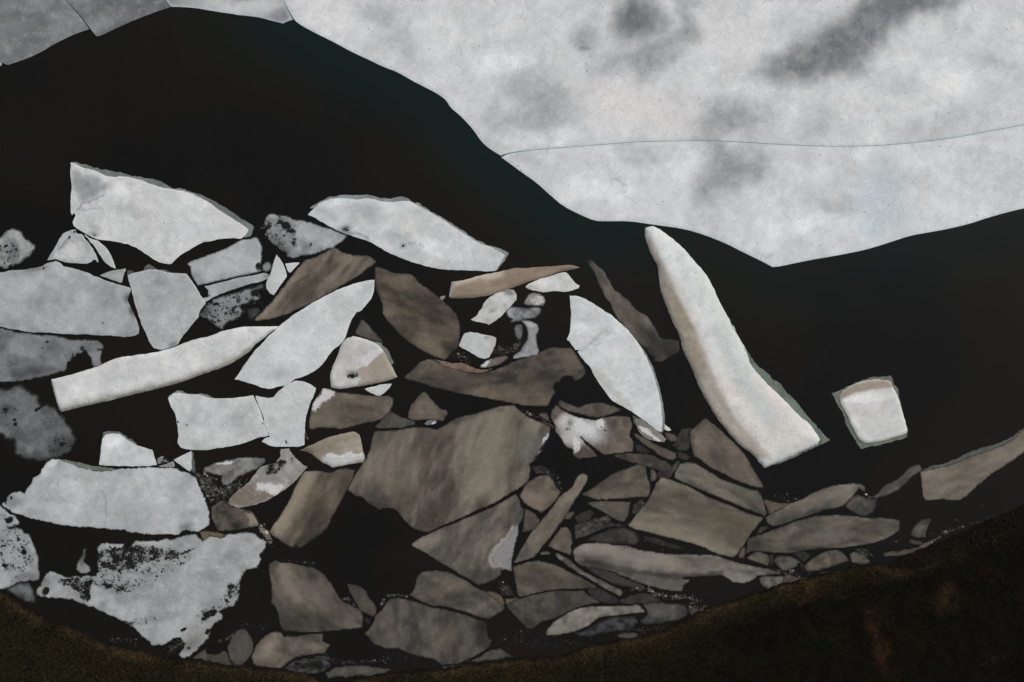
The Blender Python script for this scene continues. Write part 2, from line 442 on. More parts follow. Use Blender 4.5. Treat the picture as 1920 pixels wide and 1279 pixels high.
sheet('narrow pale plate of sheet ice above the dark bay, ending in a small step',
      "AA 1240,52 1260,50 1400,58 1500,75 1600,92 1720,108 BB 0,73 60,78 120,85 180,102 235,115 260,104 284,96 262,56 246,21 238,0 Z 510,-100 440,-700 224,-700 286,-100 AA 1193,0 1217,34",
      c=(150, 152, 155), c2=(128, 130, 133), f=[('p', .7, (182, 184, 186), 'E', 'BB', 60, 30, 220, 60, 0), ('w', .5, 'E', 'BB', 30, 40, 160, 50, 10)])
sheet('huge white plate of sheet ice with smoky grey melt patches, above the long crack',
      "BB 240,0 248,20 264,52 288,93 305,112 350,140 440,185 500,215 540,238 600,268 650,290 720,325 790,350 860,392 940,432 1000,465 1030,490 1050,525 1100,565 1160,630 1200,690 1240,725 1295,758 1310,752 1345,742 1400,735 1480,727 1600,717 1750,707 CC 0,656 100,652 350,648 520,655 700,667 900,675 1050,675 1200,668 1350,654 1500,634 1650,607 1820,574 Z 2250,170 2800,60 2800,-700 446,-700 513,-100",
      c=(199, 200, 202), c2=(190, 192, 195), vs=50,
      f=[('g', 1, 'P', "CC 560,330 600,255 700,220 840,170 900,110 1050,40 1100,0 1560,0 1500,60 1330,90 1230,120 1150,240 1060,340 1000,370 900,350 800,345 700,350", 26),
         ('g', .85, 'E', 'CC', 1250, 20, 230, 60, -8), ('p', .8, (96, 104, 110), 'E', 'CC', 1290, 25, 210, 60, -8), ('p', .5, (112, 118, 122), 'E', 'CC', 950, 220, 250, 90, -25),
         ('g', 1, 'E', 'CC', 60, 110, 110, 120, 20), ('p', .7, (100, 108, 114), 'E', 'CC', 60, 100, 90, 110, 20), ('g', .75, 'P', "CC 300,60 330,150 250,220 180,260 100,330 0,310 0,260 120,210 200,130 240,0 320,0", 22),
         ('g', .75, 'E', 'BB', 1730, 200, 100, 75, 20), ('g', .5, 'E', 'BB', 1850, 330, 120, 50, -10), ('g', .62, 'E', 'BB', 1480, 500, 200, 130, -35), ('g', .45, 'E', 'BB', 1310, 575, 90, 60),
         ('g', .72, 'E', 'CC', 440, 560, 170, 90, -25), ('g', .45, 'E', 'BB', 720, 60, 90, 80, 50), ('g', .3, 'E', 'BB', 790, 200, 70, 180, -30), ('g', .35, 'E', 'CC', 860, 560, 90, 70),
         ('g', .3, 'E', 'BB', 1250, 660, 70, 40), ('g', .3, 'E', 'CC', 1680, 300, 120, 60, 30), ('g', .3, 'E', 'CC', 1450, 560, 180, 60, -10),
         ('p', .8, (205, 200, 200), 'E', 'CC', 60, 500, 260, 110, 8), ('p', .5, (204, 202, 202), 'E', 'CC', 420, 130, 180, 90), ('p', .5, (204, 204, 206), 'E', 'BB', 480, 60, 150, 60),
         ('w', .5, 'E', 'BB', 1500, 640, 200, 50), ('w', .45, 'E', 'CC', 1400, 330, 200, 80, 20), ('w', .4, 'E', 'BB', 1250, 330, 200, 90), ('t', .8, 'E', 'BB', 1750, 242, 6, 5),
         ('g', .9, 'L', "BB 1650,255 1750,242 1790,260", 1.5), ('g', .9, 'L', "BB 1750,242 1775,190 1770,170", 1.2), ('g', .9, 'L', "BB 1700,215 1750,242 1745,270", 1.2)])
sheet('white scalloped plate of sheet ice below the long thin crack',
      "BB 1297,766 1340,797 1400,842 1470,890 1540,955 1600,1005 1680,1045 1750,1075 1800,1077 1920,1076 CC 100,1035 250,1055 350,1085 450,1125 520,1162 600,1200 660,1232 700,1228 820,1202 950,1180 1080,1155 1180,1125 1290,1088 1380,1072 1460,1058 1560,1035 1650,1005 1740,980 1820,960 Z 2250,330 2800,260 2800,60.8 2250,170.8 CC 1820,575.6 1650,608.6 1500,635.6 1350,655.6 1200,669.6 1050,676.6 900,676.6 700,668.6 520,656.6 350,649.6 100,653.6 0,657.6 BB 1750,708.6 1600,718.6 1480,728.8 1400,737 1345,745 1315,756",
      c=(197, 199, 201), c2=(190, 193, 196),
      f=[('g', .82, 'P', "CC 345,655 580,670 640,740 560,840 400,920 300,900 310,800 350,740", 34), ('g', .35, 'E', 'CC', 60, 700, 120, 50), ('g', .3, 'E', 'BB', 1450, 800, 120, 40, 20),
         ('p', .8, (172, 184, 192), 'E', 'CC', 1160, 930, 130, 190, 30), ('p', .5, (176, 186, 190), 'E', 'CC', 1150, 1010, 200, 60), ('w', .45, 'E', 'BB', 1750, 930, 160, 60, 10), ('w', .4, 'E', 'CC', 240, 760, 100, 70),
         ('w', .4, 'E', 'CC', 850, 1050, 250, 50, -8), ('g', .35, 'E', 'CC', 960, 950, 80, 50), ('w', .35, 'E', 'CC', 1480, 680, 220, 40, -10)])

# ------------------------------------------------------------------ white floes on the left and in the middle
WH = (190, 192, 194); WH2 = (174, 177, 180)
floe('largest white drifting floe, with a pointed upper left corner and wet grey hollow',
     "A 640,120 680,128 740,165 830,185 900,215 960,240 1020,250 1090,245 1180,258 1280,285 1400,325 1520,355 1640,375 1740,405 1800,440 B 430,182 520,250 620,315 700,365 760,400 798,440 780,475 750,500 730,515 640,508 560,515 470,535 370,555 300,600 190,655 100,740 60,742 0,733 A 1420,1010 1340,960 1220,880 1130,848 960,820 870,808 820,785 760,755 710,725 690,712 665,690 655,655 670,620 680,595 665,572 650,592 640,560 636,500 645,400 650,330 634,230",
     ledge=[("A 632,112 680,116 760,140 860,165 960,190 1060,208 1200,235 1340,265 1440,288 B 100,57 180,65 310,105 430,140 520,200 620,255 700,315 780,370 838,410 830,455 810,490 775,512 700,480 500,300 300,200 A 1500,420 1000,330 700,200", (112, 118, 119))],
     c=(196, 196, 197), c2=(182, 185, 187), vs=40, spk=.9, edge=((196, 194, 192), 6, .5),
     f=[('g', .75, 'P', "A 660,210 740,215 860,250 950,300 960,350 900,400 830,450 750,480 710,460 690,380 655,330", 7), ('g', .5, 'E', 'A', 980, 320, 60, 40, 30), ('g', .45, 'E', 'A', 850, 690, 90, 50, 40), ('g', .8, 'E', 'A', 850, 760, 50, 25, 10),
        ('g', .7, 'L', "A 690,560 740,490 830,460 950,400", 2), ('g', .6, 'L', "A 735,480 715,400 690,360", 2), ('g', .5, 'L', "A 690,550 820,535 950,540", 1.5), ('g', .3, 'E', 'A', 1180, 560, 180, 60, 10),
        ('t', .7, 'E', 'A', 850, 775, 12, 8), ('w', .5, 'E', 'B', 300, 180, 140, 60, 30), ('w', .5, 'E', 'A', 1080, 360, 130, 60, 20), ('p', .5, (200, 198, 198), 'E', 'B', 620, 380, 140, 90, 30)])
floe('pitted grey floe with frayed edges cut by the left side of the picture',
     "A 0,775 40,745 90,715 130,708 180,715 215,740 225,770 262,805 290,835 320,850 325,885 310,930 260,965 215,1010 170,1040 110,1055 40,1075 0,1080 -60,1060 -90,900 -60,810",
     c=(150, 152, 153), c2=(118, 120, 122), v=.9, vs=14, z=.05, r=2.2, soft=4, rot=8, spk=.8,
     f=[('t', .34, 'E', 'A', 80, 930, 130, 110), ('g', .6, 'E', 'A', 110, 890, 60, 90, 30), ('t', .9, 'E', 'A', 150, 893, 11, 9), ('t', .9, 'E', 'A', 60, 870, 14, 7), ('t', .8, 'E', 'A', 72, 928, 12, 7), ('t', .8, 'E', 'A', 40, 1030, 14, 10), ('t', .8, 'E', 'A', 100, 1055, 22, 12), ('w', .5, 'E', 'A', 120, 770, 80, 40), ('f', .7, 'E', 'A', 165, 715, 50, 25)])
floe('small cracked white floe just below the left corner of the largest white floe',
     "A 425,1000 470,920 520,840 560,765 600,735 650,722 690,720 682,745 700,757 740,762 780,820 830,890 860,940 880,990 885,1018 855,990 820,1010 780,1030 700,1025 600,1020 545,1000 500,990 460,995",
     c=(176, 178, 180), c2=(150, 153, 155), vs=14, z=.07,
     f=[('p', .8, (196, 194, 196), 'E', 'A', 650, 920, 90, 60), ('w', .7, 'E', 'A', 640, 920, 90, 60), ('t', 1, 'L', "A 692,738 660,760 625,792", 1.3), ('g', .7, 'L', "A 625,792 580,840 545,900", 2), ('p', .6, (120, 124, 125), 'P', "A 425,1005 470,920 520,850 500,920 480,970 560,1000 700,1030 500,1000", 2)])
floe('thin white sliver of ice pointing down right under the largest white floe',
     "A 762,768 800,800 840,815 880,825 930,860 970,900 1000,960 1020,1010 1045,1065 1040,1078 990,1055 930,1005 885,930 850,870 810,820 785,790", c=(178, 180, 181), c2=(168, 170, 171), z=.07, edge=((196, 197, 198), 2, .5))
floe('small grey three-cornered chip beside the upper left grey slab', "A 900,1135 960,1110 1040,1085 1130,1072 1135,1085 1120,1130 1100,1200 1085,1205 1000,1175", c=(150, 153, 154), c2=(140, 142, 144), z=.06,
     f=[('p', .6, (112, 116, 117), 'P', "A 895,1135 1040,1080 1135,1070 1120,1095 1040,1100 950,1130", 2)])
floe('long grey slab at the left edge, the upper of two stacked along a dark gap',
     "C -80,170 0,155 80,135 200,128 300,110 380,95 430,60 500,45 540,60 580,95 680,110 790,150 900,200 1000,235 1100,270 1165,285 1180,300 1160,345 1150,400 1170,450 1200,500 1225,560 1245,620 1252,665 1245,700 1180,720 1050,728 930,715 830,705 700,712 600,705 450,695 300,685 200,675 100,655 0,635 -80,620",
     c=(160, 162, 164), c2=(138, 141, 143), v=.9, vs=40, z=.06, r=.7, spk=.55,
     f=[('f', .75, 'E', 'C', 1160, 360, 38, 60, 10), ('f', .85, 'E', 'C', 1200, 490, 34, 60, -25), ('f', .5, 'E', 'C', 330, 110, 120, 22, -10), ('t', .9, 'E', 'C', 928, 610, 8, 8), ('t', .9, 'E', 'C', 932, 638, 7, 6), ('t', .9, 'E', 'C', 395, 110, 11, 16), ('t', .8, 'E', 'C', 525, 215, 6, 6), ('w', .4, 'E', 'C', 560, 130, 60, 60), ('w', .35, 'E', 'C', 200, 300, 160, 120), ('w', .35, 'E', 'C', 760, 380, 100, 100), ('g', .6, 'L', "C 545,575 580,595 615,608", 1)])
floe('shield shaped grey white floe between the left grey slab and the two thin parallel cracks',
     "C 1150,175 1200,150 1290,140 1380,115 1450,125 1520,150 1600,160 1680,160 1720,215 1760,270 1800,340 1840,390 1855,430 1830,460 1800,500 1790,550 1740,610 1690,670 1640,730 1600,795 1560,810 1500,835 1440,845 1390,830 1350,780 1310,700 1270,600 1240,510 1210,420 1190,320 1165,240",
     ledge=[("C 1290,120 1300,90 1345,72 1385,95 1420,118 1500,135 1560,155 1500,200 1350,180", (92, 95, 96)), ("C 1140,170 1145,130 1180,122 1210,135 1200,170 1170,190", (80, 82, 82))],
     c=(166, 168, 170), c2=(150, 152, 154), vs=30, z=.07, spk=.9, edge=((186, 188, 189), 2, .4), f=[('g', .4, 'E', 'C', 1330, 390, 90, 130, -20), ('g', .35, 'E', 'C', 1410, 230, 60, 40), ('f', .5, 'E', 'C', 1560, 800, 60, 22, -20), ('w', .35, 'E', 'C', 1550, 600, 160, 140)])
floe('rounded grey floe above the two thin parallel cracks, right of the shield shaped one',
     "B 245,740 290,705 360,690 450,655 560,615 650,570 720,530 800,520 860,495 890,515 910,560 925,620 920,660 915,710 905,760 915,800 925,812 860,828 720,858 600,883 480,913 340,938 310,900 280,850 275,780",
     c=(172, 174, 176), c2=(152, 154, 157), vs=30, z=.06, soft=3, spk=.6, f=[('t', .85, 'E', 'B', 890, 770, 34, 38), ('t', .5, 'E', 'B', 915, 640, 12, 50), ('g', .7, 'E', 'B', 320, 860, 70, 55), ('w', .4, 'E', 'B', 600, 720, 220, 90, -15)])
floe('narrow strip of grey ice between the two thin parallel cracks',
     "B 400,942 480,925 600,895 720,871 860,842 950,825 980,840 975,875 900,905 780,930 650,975 500,1035 410,1085 385,1060 430,1030 435,985 410,960",
     c=(165, 167, 169), c2=(146, 148, 150), vs=22, z=.055, r=.4, spk=.6, f=[('t', .9, 'E', 'B', 425, 1025, 26, 22), ('f', .4, 'E', 'B', 960, 850, 30, 30)])
floe('rotten grey floe with ragged holes below the two thin parallel cracks',
     "D 130,425 160,408 260,362 400,312 540,272 600,252 670,242 680,268 650,300 600,318 625,345 620,380 570,405 530,400 510,430 470,440 440,460 480,500 470,530 420,560 380,575 330,600 310,640 280,670 240,650 200,620 150,590 90,560 70,530",
     c=(140, 142, 145), c2=(118, 120, 122), v=.9, vs=18, z=.035, r=2.2, soft=4, rot=10, spk=.6,
     f=[('t', .36, 'P', "D 90,440 400,320 640,260 640,380 450,520 280,660 100,560", 8), ('t', .9, 'E', 'D', 220, 435, 45, 14, -10), ('t', .7, 'E', 'D', 560, 335, 40, 40), ('t', .9, 'E', 'D', 580, 345, 18, 16), ('t', .7, 'E', 'D', 390, 470, 60, 18, -40), ('f', .8, 'E', 'D', 110, 510, 60, 60), ('f', .6, 'E', 'D', 620, 270, 60, 40)])
floe('dim fringe of sunken rotten ice right of the ragged holed floe', "D 490,490 540,455 600,445 620,500 580,560 530,590 500,560", c=(72, 73, 74), c2=(50, 50, 50), v=1, vs=9, z=.02, soft=8, rot=5, r=2)
floe('small round lump of grey ice beside the narrow white diamond', "B 920,750 960,720 990,730 1010,765 1000,800 960,815 925,800", c=(134, 136, 138), c2=(120, 122, 124), z=.05, soft=4)
floe('holed grey floe with a dark crack across its ragged upper left end',
     "B 930,375 960,310 1020,282 1060,295 1120,300 1170,310 1190,335 1250,345 1330,355 1400,385 1480,410 1550,430 1640,470 1690,490 1660,530 1590,580 1500,620 1400,650 1300,670 1200,700 1150,680 1130,640 1080,620 1040,580 1000,550 970,520 942,490 955,440 1000,408 960,418 900,440 890,430 925,410",
     c=(152, 154, 157), c2=(122, 124, 127), v=.9, vs=22, z=.05, r=1.7, soft=2.5, rot=5, spk=.8,
     f=[('t', .32, 'P', "B 940,320 1120,300 1260,420 1240,600 1100,640 960,520", 8), ('t', 1, 'E', 'B', 1135, 400, 46, 34, 20), ('t', .8, 'E', 'B', 1090, 365, 50, 14, 25), ('t', .8, 'E', 'B', 1190, 445, 50, 8, -5), ('t', .8, 'L', "B 960,415 1030,395 1090,378", 1.4), ('t', .65, 'E', 'B', 1205, 545, 18, 40), ('t', .7, 'E', 'B', 1350, 577, 30, 8, -45), ('f', .5, 'E', 'B', 1100, 600, 140, 50, 35), ('f', .35, 'E', 'B', 990, 350, 40, 30), ('t', .8, 'E', 'B', 965, 490, 12, 24), ('w', .5, 'E', 'B', 1600, 500, 60, 40, 30), ('p', .5, (174, 176, 180), 'E', 'B', 1420, 510, 200, 60, 15)])
floe('long white floe with one dark star shaped melt hole, right of the holed grey floe',
     "E 85,300 120,260 180,205 260,165 360,152 450,155 540,165 640,155 720,175 830,188 940,175 1010,180 1080,220 1180,280 1280,340 1400,415 1520,490 1620,555 1720,590 1800,625 1860,665 1830,720 1790,770 1770,800 1740,812 1600,808 1400,800 1250,785 1100,750 980,715 860,670 780,625 700,580 630,540 540,515 480,490 440,480 380,455 300,415 220,370 140,325",
     ledge=[("E 100,240 140,210 220,165 300,132 400,125 500,118 590,118 650,128 700,150 820,158 900,140 950,135 1010,170 1060,200 900,250 300,250", (128, 131, 133)),
            ("E 1060,195 1190,268 1290,330 1410,405 1530,480 1630,545 1700,580 1600,600 1300,400 1040,240", (135, 139, 140)),
            ("E 1700,580 1800,605 1897,640 1860,700 1810,760 1780,805 1700,790 1700,640", (140, 144, 142))],
     c=(192, 193, 195), c2=(178, 182, 184), vs=34, spk=.9,
     f=[('t', .75, 'E', 'E', 425, 430, 38, 26), ('g', .9, 'E', 'E', 420, 415, 60, 45), ('g', .8, 'L', "E 440,470 520,465 640,510", 2.5), ('t', .95, 'E', 'E', 940, 580, 14, 12), ('g', .8, 'E', 'E', 945, 580, 34, 26), ('g', .7, 'L', "E 950,580 1000,570 1120,575", 1.3), ('g', .6, 'L', "E 940,585 935,620", 1.3),
        ('g', .45, 'E', 'E', 600, 270, 190, 90, 15), ('g', .35, 'E', 'E', 230, 290, 120, 50, 30), ('g', .3, 'E', 'E', 870, 520, 160, 50), ('w', .6, 'E', 'E', 380, 200, 180, 40, -5), ('w', .55, 'E', 'E', 820, 240, 120, 50, 15), ('w', .6, 'E', 'E', 1250, 600, 220, 80, 25), ('p', .5, (200, 198, 198), 'E', 'E', 950, 360, 220, 100, 20)])
floe('narrow white diamond of ice left of the tiny white triangle', "B 1050,660 D 800,40 830,95 850,160 850,190 800,260 760,320 735,352 700,335 675,300 670,250 690,200 710,150 725,100 750,20", c=(182, 184, 185), c2=(172, 174, 176), z=.09, vs=14)
floe('tiny white triangle tucked against the upper brown slab', "D 840,70 880,62 970,60 940,95 910,130 880,155 860,130", c=(184, 186, 187), c2=(176, 178, 180), z=.07)
floe('white leaf shaped floe below the upper brown slab',
     "D 385,1110 430,1040 500,940 580,840 700,720 800,620 900,540 1040,450 1160,385 1280,320 1400,270 1500,240 1600,220 1640,218 1640,280 1625,370 1580,430 1530,490 1480,510 1450,560 1410,640 1385,740 1340,790 1280,830 1230,890 1190,960 1130,1020 1020,1090 930,1105 860,1160 780,1175 700,1195 630,1185 560,1160 480,1135",
     c=(190, 193, 194), c2=(179, 183, 185), vs=34, z=.1, spk=.7, edge=((196, 198, 198), 2.5, .5), f=[('g', .3, 'E', 'D', 800, 1060, 120, 50), ('g', .35, 'E', 'D', 1560, 300, 60, 100, 20), ('w', .4, 'E', 'D', 900, 830, 250, 140, -30), ('g', .3, 'L', "D 1380,460 1480,500", 2), ('g', .5, 'P', "D 380,1105 430,1020 500,920 560,850 500,950 440,1050", 1.5)])
floe('long white bar of ice lying like a bone with its underside shaded in beige',
     "C 465,1108 560,1090 660,1065 800,1020 900,985 1000,940 1080,910 1180,895 1300,885 1480,850 1600,805 1750,750 D 192,710 300,670 400,645 500,632 640,630 788,632 750,665 700,700 620,765 560,810 520,860 440,910 350,970 250,1015 150,1050 0,1100 H 1600,95 1400,145 1200,190 1000,240 800,290 650,325 555,345 530,320 510,260 490,180 470,100",
     c=(194, 195, 195), c2=(184, 186, 187), vs=30, z=.1, dome=(.3, 9), spk=1.2,
     f=[('p', .85, (146, 144, 132), 'L', "H 545,335 650,318 800,280 1000,228 1200,178 1400,133 1600,83 D 0,1090 150,1040 250,1005 350,960 440,900 520,850", 4), ('p', .35, (170, 168, 158), 'L', "H 545,315 650,295 800,257 1000,205 1200,155 1400,110 1600,60 D 0,1065 150,1015 250,980 350,935 440,875", 8),  # shaded lower side of the bar painted as beige bands
        ('w', .4, 'L', "H 520,200 1000,130 1400,40", 12), ('h', -.12, 'L', "H 545,335 800,280 1200,178 1600,83 D 0,1090 250,1005 440,900 520,850", 6)])
floe('grey floe at the left edge, the lower of two stacked, ending in a hooked lobe',
     "C -80,640 0,650 100,667 250,692 400,712 500,714 570,730 640,755 740,750 850,750 900,765 935,790 945,810 930,860 920,920 925,985 880,1000 845,1008 820,980 815,920 790,880 765,850 745,868 700,880 670,910 650,950 610,960 610,1000 600,1045 500,1060 380,1095 250,1125 100,1132 0,1132 -80,1130",
     c=(122, 124, 127), c2=(92, 94, 97), v=1, vs=36, z=.045, r=1.6, soft=3, rot=5, spk=.5,
     f=[('t', .3, 'P', "C 560,860 700,880 780,780 900,760 900,860 700,900 620,1000", 6), ('t', .9, 'E', 'C', 422, 772, 14, 14), ('t', .9, 'E', 'C', 378, 828, 7, 6), ('t', .8, 'E', 'C', 564, 832, 7, 7), ('t', .8, 'E', 'C', 738, 825, 18, 28), ('t', .8, 'E', 'C', 895, 842, 24, 6), ('f', .4, 'E', 'C', 470, 820, 70, 110, -60), ('f', .5, 'E', 'C', 300, 1040, 380, 50, -5), ('t', .7, 'E', 'C', 655, 900, 10, 30, 20), ('w', .35, 'E', 'C', 170, 800, 100, 120)])
floe('dim rotten floe fading into the water below the left end of the white bar',
     "H -80,140 0,135 60,130 120,110 160,90 190,95 230,140 290,165 340,190 365,240 380,275 430,270 500,300 540,340 580,390 620,460 660,530 692,590 680,640 640,700 580,750 500,775 440,790 350,790 250,790 200,770 130,720 125,600 70,605 0,565 -80,550",
     c=(104, 106, 108), c2=(80, 82, 84), v=1, vs=30, z=.03, r=2.2, soft=8, rot=10, spk=.5,
     f=[('t', .3, 'P', "H 500,520 690,580 640,700 480,760 380,700", 8), ('t', .3, 'E', 'H', 60, 330, 100, 60), ('t', .9, 'E', 'H', 132, 420, 14, 14), ('t', .9, 'E', 'H', 140, 460, 18, 18), ('t', .9, 'E', 'H', 67, 467, 9, 7), ('t', .9, 'L', "H 330,335 355,300 395,275", 2.6), ('t', .7, 'E', 'H', 560, 640, 40, 14, -30), ('f', .55, 'E', 'H', 560, 660, 160, 130, -30), ('f', .5, 'E', 'H', 400, 770, 260, 60), ('f', .35, 'E', 'H', 40, 300, 60, 40)])
floe('white block with a slanting top standing on the large lower left floe',
     "H 900,822 908,700 915,640 925,590 960,555 1020,545 1075,548 1150,600 1250,655 1370,690 1390,750 1408,800 1412,825 1300,832 1100,835 960,830",
     ledge=[("H 925,600 930,525 1000,515 1065,520 1120,560 1220,620 1240,660 1100,640", (100, 103, 103))], c=(188, 190, 192), c2=(180, 183, 185), z=.1, vs=24, spk=.6, f=[('w', .6, 'E', 'H', 1010, 600, 120, 60), ('g', .25, 'L', "H 1060,640 1062,820", 1.5)])
floe('tiny upright chip of grey ice right of the slanting white block', "H 1420,770 1450,750 1475,750 1465,780 1440,810 1425,810", c=(112, 114, 115), z=.04, thick=.15)
floe('flat grey sliver of ice lying under the tiny upright chip', "H 1430,832 1480,820 1560,795 1568,838 1500,845 1440,843", c=(140, 142, 142), c2=(120, 121, 121), z=.04, thick=.15)
floe('small white triangle of ice with ragged grey right side, below the bone shaped floe',
     "H 1560,775 1640,740 1722,700 1728,740 1722,800 1728,850 1712,882 1640,840 1590,805", ledge=[("H 1715,690 1748,708 1738,760 1755,800 1755,885 1725,890 1700,860 1700,720", (92, 94, 94))], c=(180, 182, 184), c2=(170, 172, 174), z=.08)
floe('left part of the bone shaped white floe, up to its fine dark crack',
     "J 75,320 120,280 160,272 200,275 260,285 370,290 430,310 480,322 540,325 620,325 720,315 840,292 856,330 888,400 918,470 933,540 957,610 975,655 900,670 850,690 760,725 640,750 500,770 400,785 260,785 190,760 165,720 170,620 150,520 130,450 85,370",
     ledge=[("J 72,315 120,268 160,245 200,260 260,278 370,283 400,280 430,290 460,312 500,330 300,360 100,350", (125, 130, 130))],
     c=(186, 188, 189), c2=(172, 175, 177), vs=34, spk=.8, f=[('t', .9, 'E', 'J', 240, 558, 9, 9), ('t', .8, 'E', 'J', 163, 528, 7, 7), ('g', .4, 'E', 'J', 680, 520, 120, 90), ('w', .55, 'E', 'J', 330, 640, 90, 70), ('g', .3, 'E', 'J', 740, 610, 110, 40), ('t', .8, 'E', 'J', 930, 545, 9, 9), ('w', .4, 'E', 'J', 430, 380, 100, 60)])
floe('right part of the bone shaped white floe, with a flared upper lobe',
     "J 864,300 950,315 1020,310 1070,255 1150,200 1220,165 1290,170 1350,195 1405,230 1385,290 1350,360 1330,430 1310,520 1305,620 1300,740 1260,755 1150,762 1080,755 1010,748 960,730 915,710 945,682 988,668 967,610 942,540 928,470 896,400 868,330",
     c=(186, 189, 190), c2=(176, 179, 181), vs=34, spk=.7, f=[('t', .9, 'E', 'J', 1128, 702, 9, 9), ('t', .7, 'E', 'J', 1145, 725, 12, 10), ('t', .9, 'E', 'J', 957, 665, 8, 8), ('g', .3, 'E', 'J', 1010, 520, 60, 60)])
floe('big light grey floe with shallow curved underside, directly under the slanting white block',
     "H 420,795 470,775 510,768 560,780 640,815 740,850 840,875 940,885 1010,880 1060,860 1200,850 1400,845 1540,850 1650,880 1730,920 1780,960 1810,1050 1860,1150 1880,1230 I 1890,300 1890,330 1885,400 1840,440 1780,465 1720,470 1680,440 1640,465 1610,495 1500,495 1350,490 1220,480 1080,445 960,435 800,425 720,425 560,405 480,390 340,365 260,340 160,310 100,280 40,240 10,220 50,190 70,140 110,115 190,100 220,120 270,40 H 300,940 360,900 370,870",
     ledge=[("H 500,757 560,773 680,793 800,823 900,840 1020,860 1060,870 1010,895 900,900 760,870 600,820", (104, 108, 98))],
     c=(174, 176, 178), c2=(154, 157, 160), v=.9, vs=44, z=.08, r=1.3, spk=.6, rot=3,
     f=[('t', .95, 'E', 'I', 105, 158, 14, 18), ('t', .8, 'E', 'I', 55, 210, 12, 9), ('f', .45, 'E', 'I', 110, 180, 120, 60), ('f', .5, 'E', 'I', 1680, 410, 80, 40), ('g', .5, 'E', 'I', 1740, 310, 110, 60, -20), ('t', .8, 'E', 'I', 1815, 363, 6, 6), ('g', .35, 'E', 'I', 1640, 440, 60, 60), ('w', .9, 'E', 'H', 480, 800, 60, 25, -20), ('w', .4, 'E', 'H', 1760, 1050, 60, 60),
        ('g', .45, 'L', "H 930,1050 960,1150 I 975,310 965,420", 2.5), ('g', .4, 'E', 'I', 980, 305, 20, 16), ('g', .35, 'E', 'I', 290, 290, 80, 30, 30), ('g', .6, 'L', "H 490,970 530,1000", 1.2), ('w', .35, 'E', 'H', 700, 1050, 250, 90), ('w', .35, 'E', 'H', 1300, 1100, 300, 70), ('g', .3, 'E', 'H', 1700, 950, 60, 60)])
floe('grey floe with round melt holes cut by the left edge, above the shore',
     "I -80,200 0,225 60,270 130,325 160,350 185,385 165,410 130,412 150,430 200,440 220,470 260,480 290,520 310,580 340,640 355,700 355,800 365,880 350,912 280,915 180,925 130,950 80,975 0,985 -80,1000",
     c=(160, 162, 165), c2=(136, 138, 141), v=.8, vs=26, z=.06, r=1.7, soft=2.5, rot=5, spk=.6,
     f=[('t', .3, 'P', "I 0,250 200,400 330,700 300,900 100,930 -40,700", 12), ('t', 1, 'E', 'I', 90, 358, 44, 26, -20), ('t', .8, 'E', 'I', 110, 430, 38, 22, 10), ('t', .9, 'E', 'I', 220, 645, 26, 32), ('t', .8, 'E', 'I', 167, 535, 14, 26), ('t', .8, 'E', 'I', 28, 592, 30, 14, -20), ('t', .8, 'E', 'I', 35, 768, 22, 20), ('t', .55, 'E', 'I', 178, 790, 10, 8), ('g', .8, 'E', 'I', 92, 815, 22, 18), ('g', .7, 'E', 'I', 38, 320, 30, 20), ('f', .45, 'E', 'I', 280, 900, 180, 50, -10), ('t', .6, 'E', 'I', 260, 865, 14, 8)])
floe('dim sunken lobe of ice between the round holed floe and the shore',
     "I 60,985 130,935 200,912 265,915 285,960 310,1010 325,1070 322,1115 280,1115 200,1085 130,1040", c=(98, 100, 103), c2=(64, 65, 67), v=1, vs=16, z=.03, soft=7)
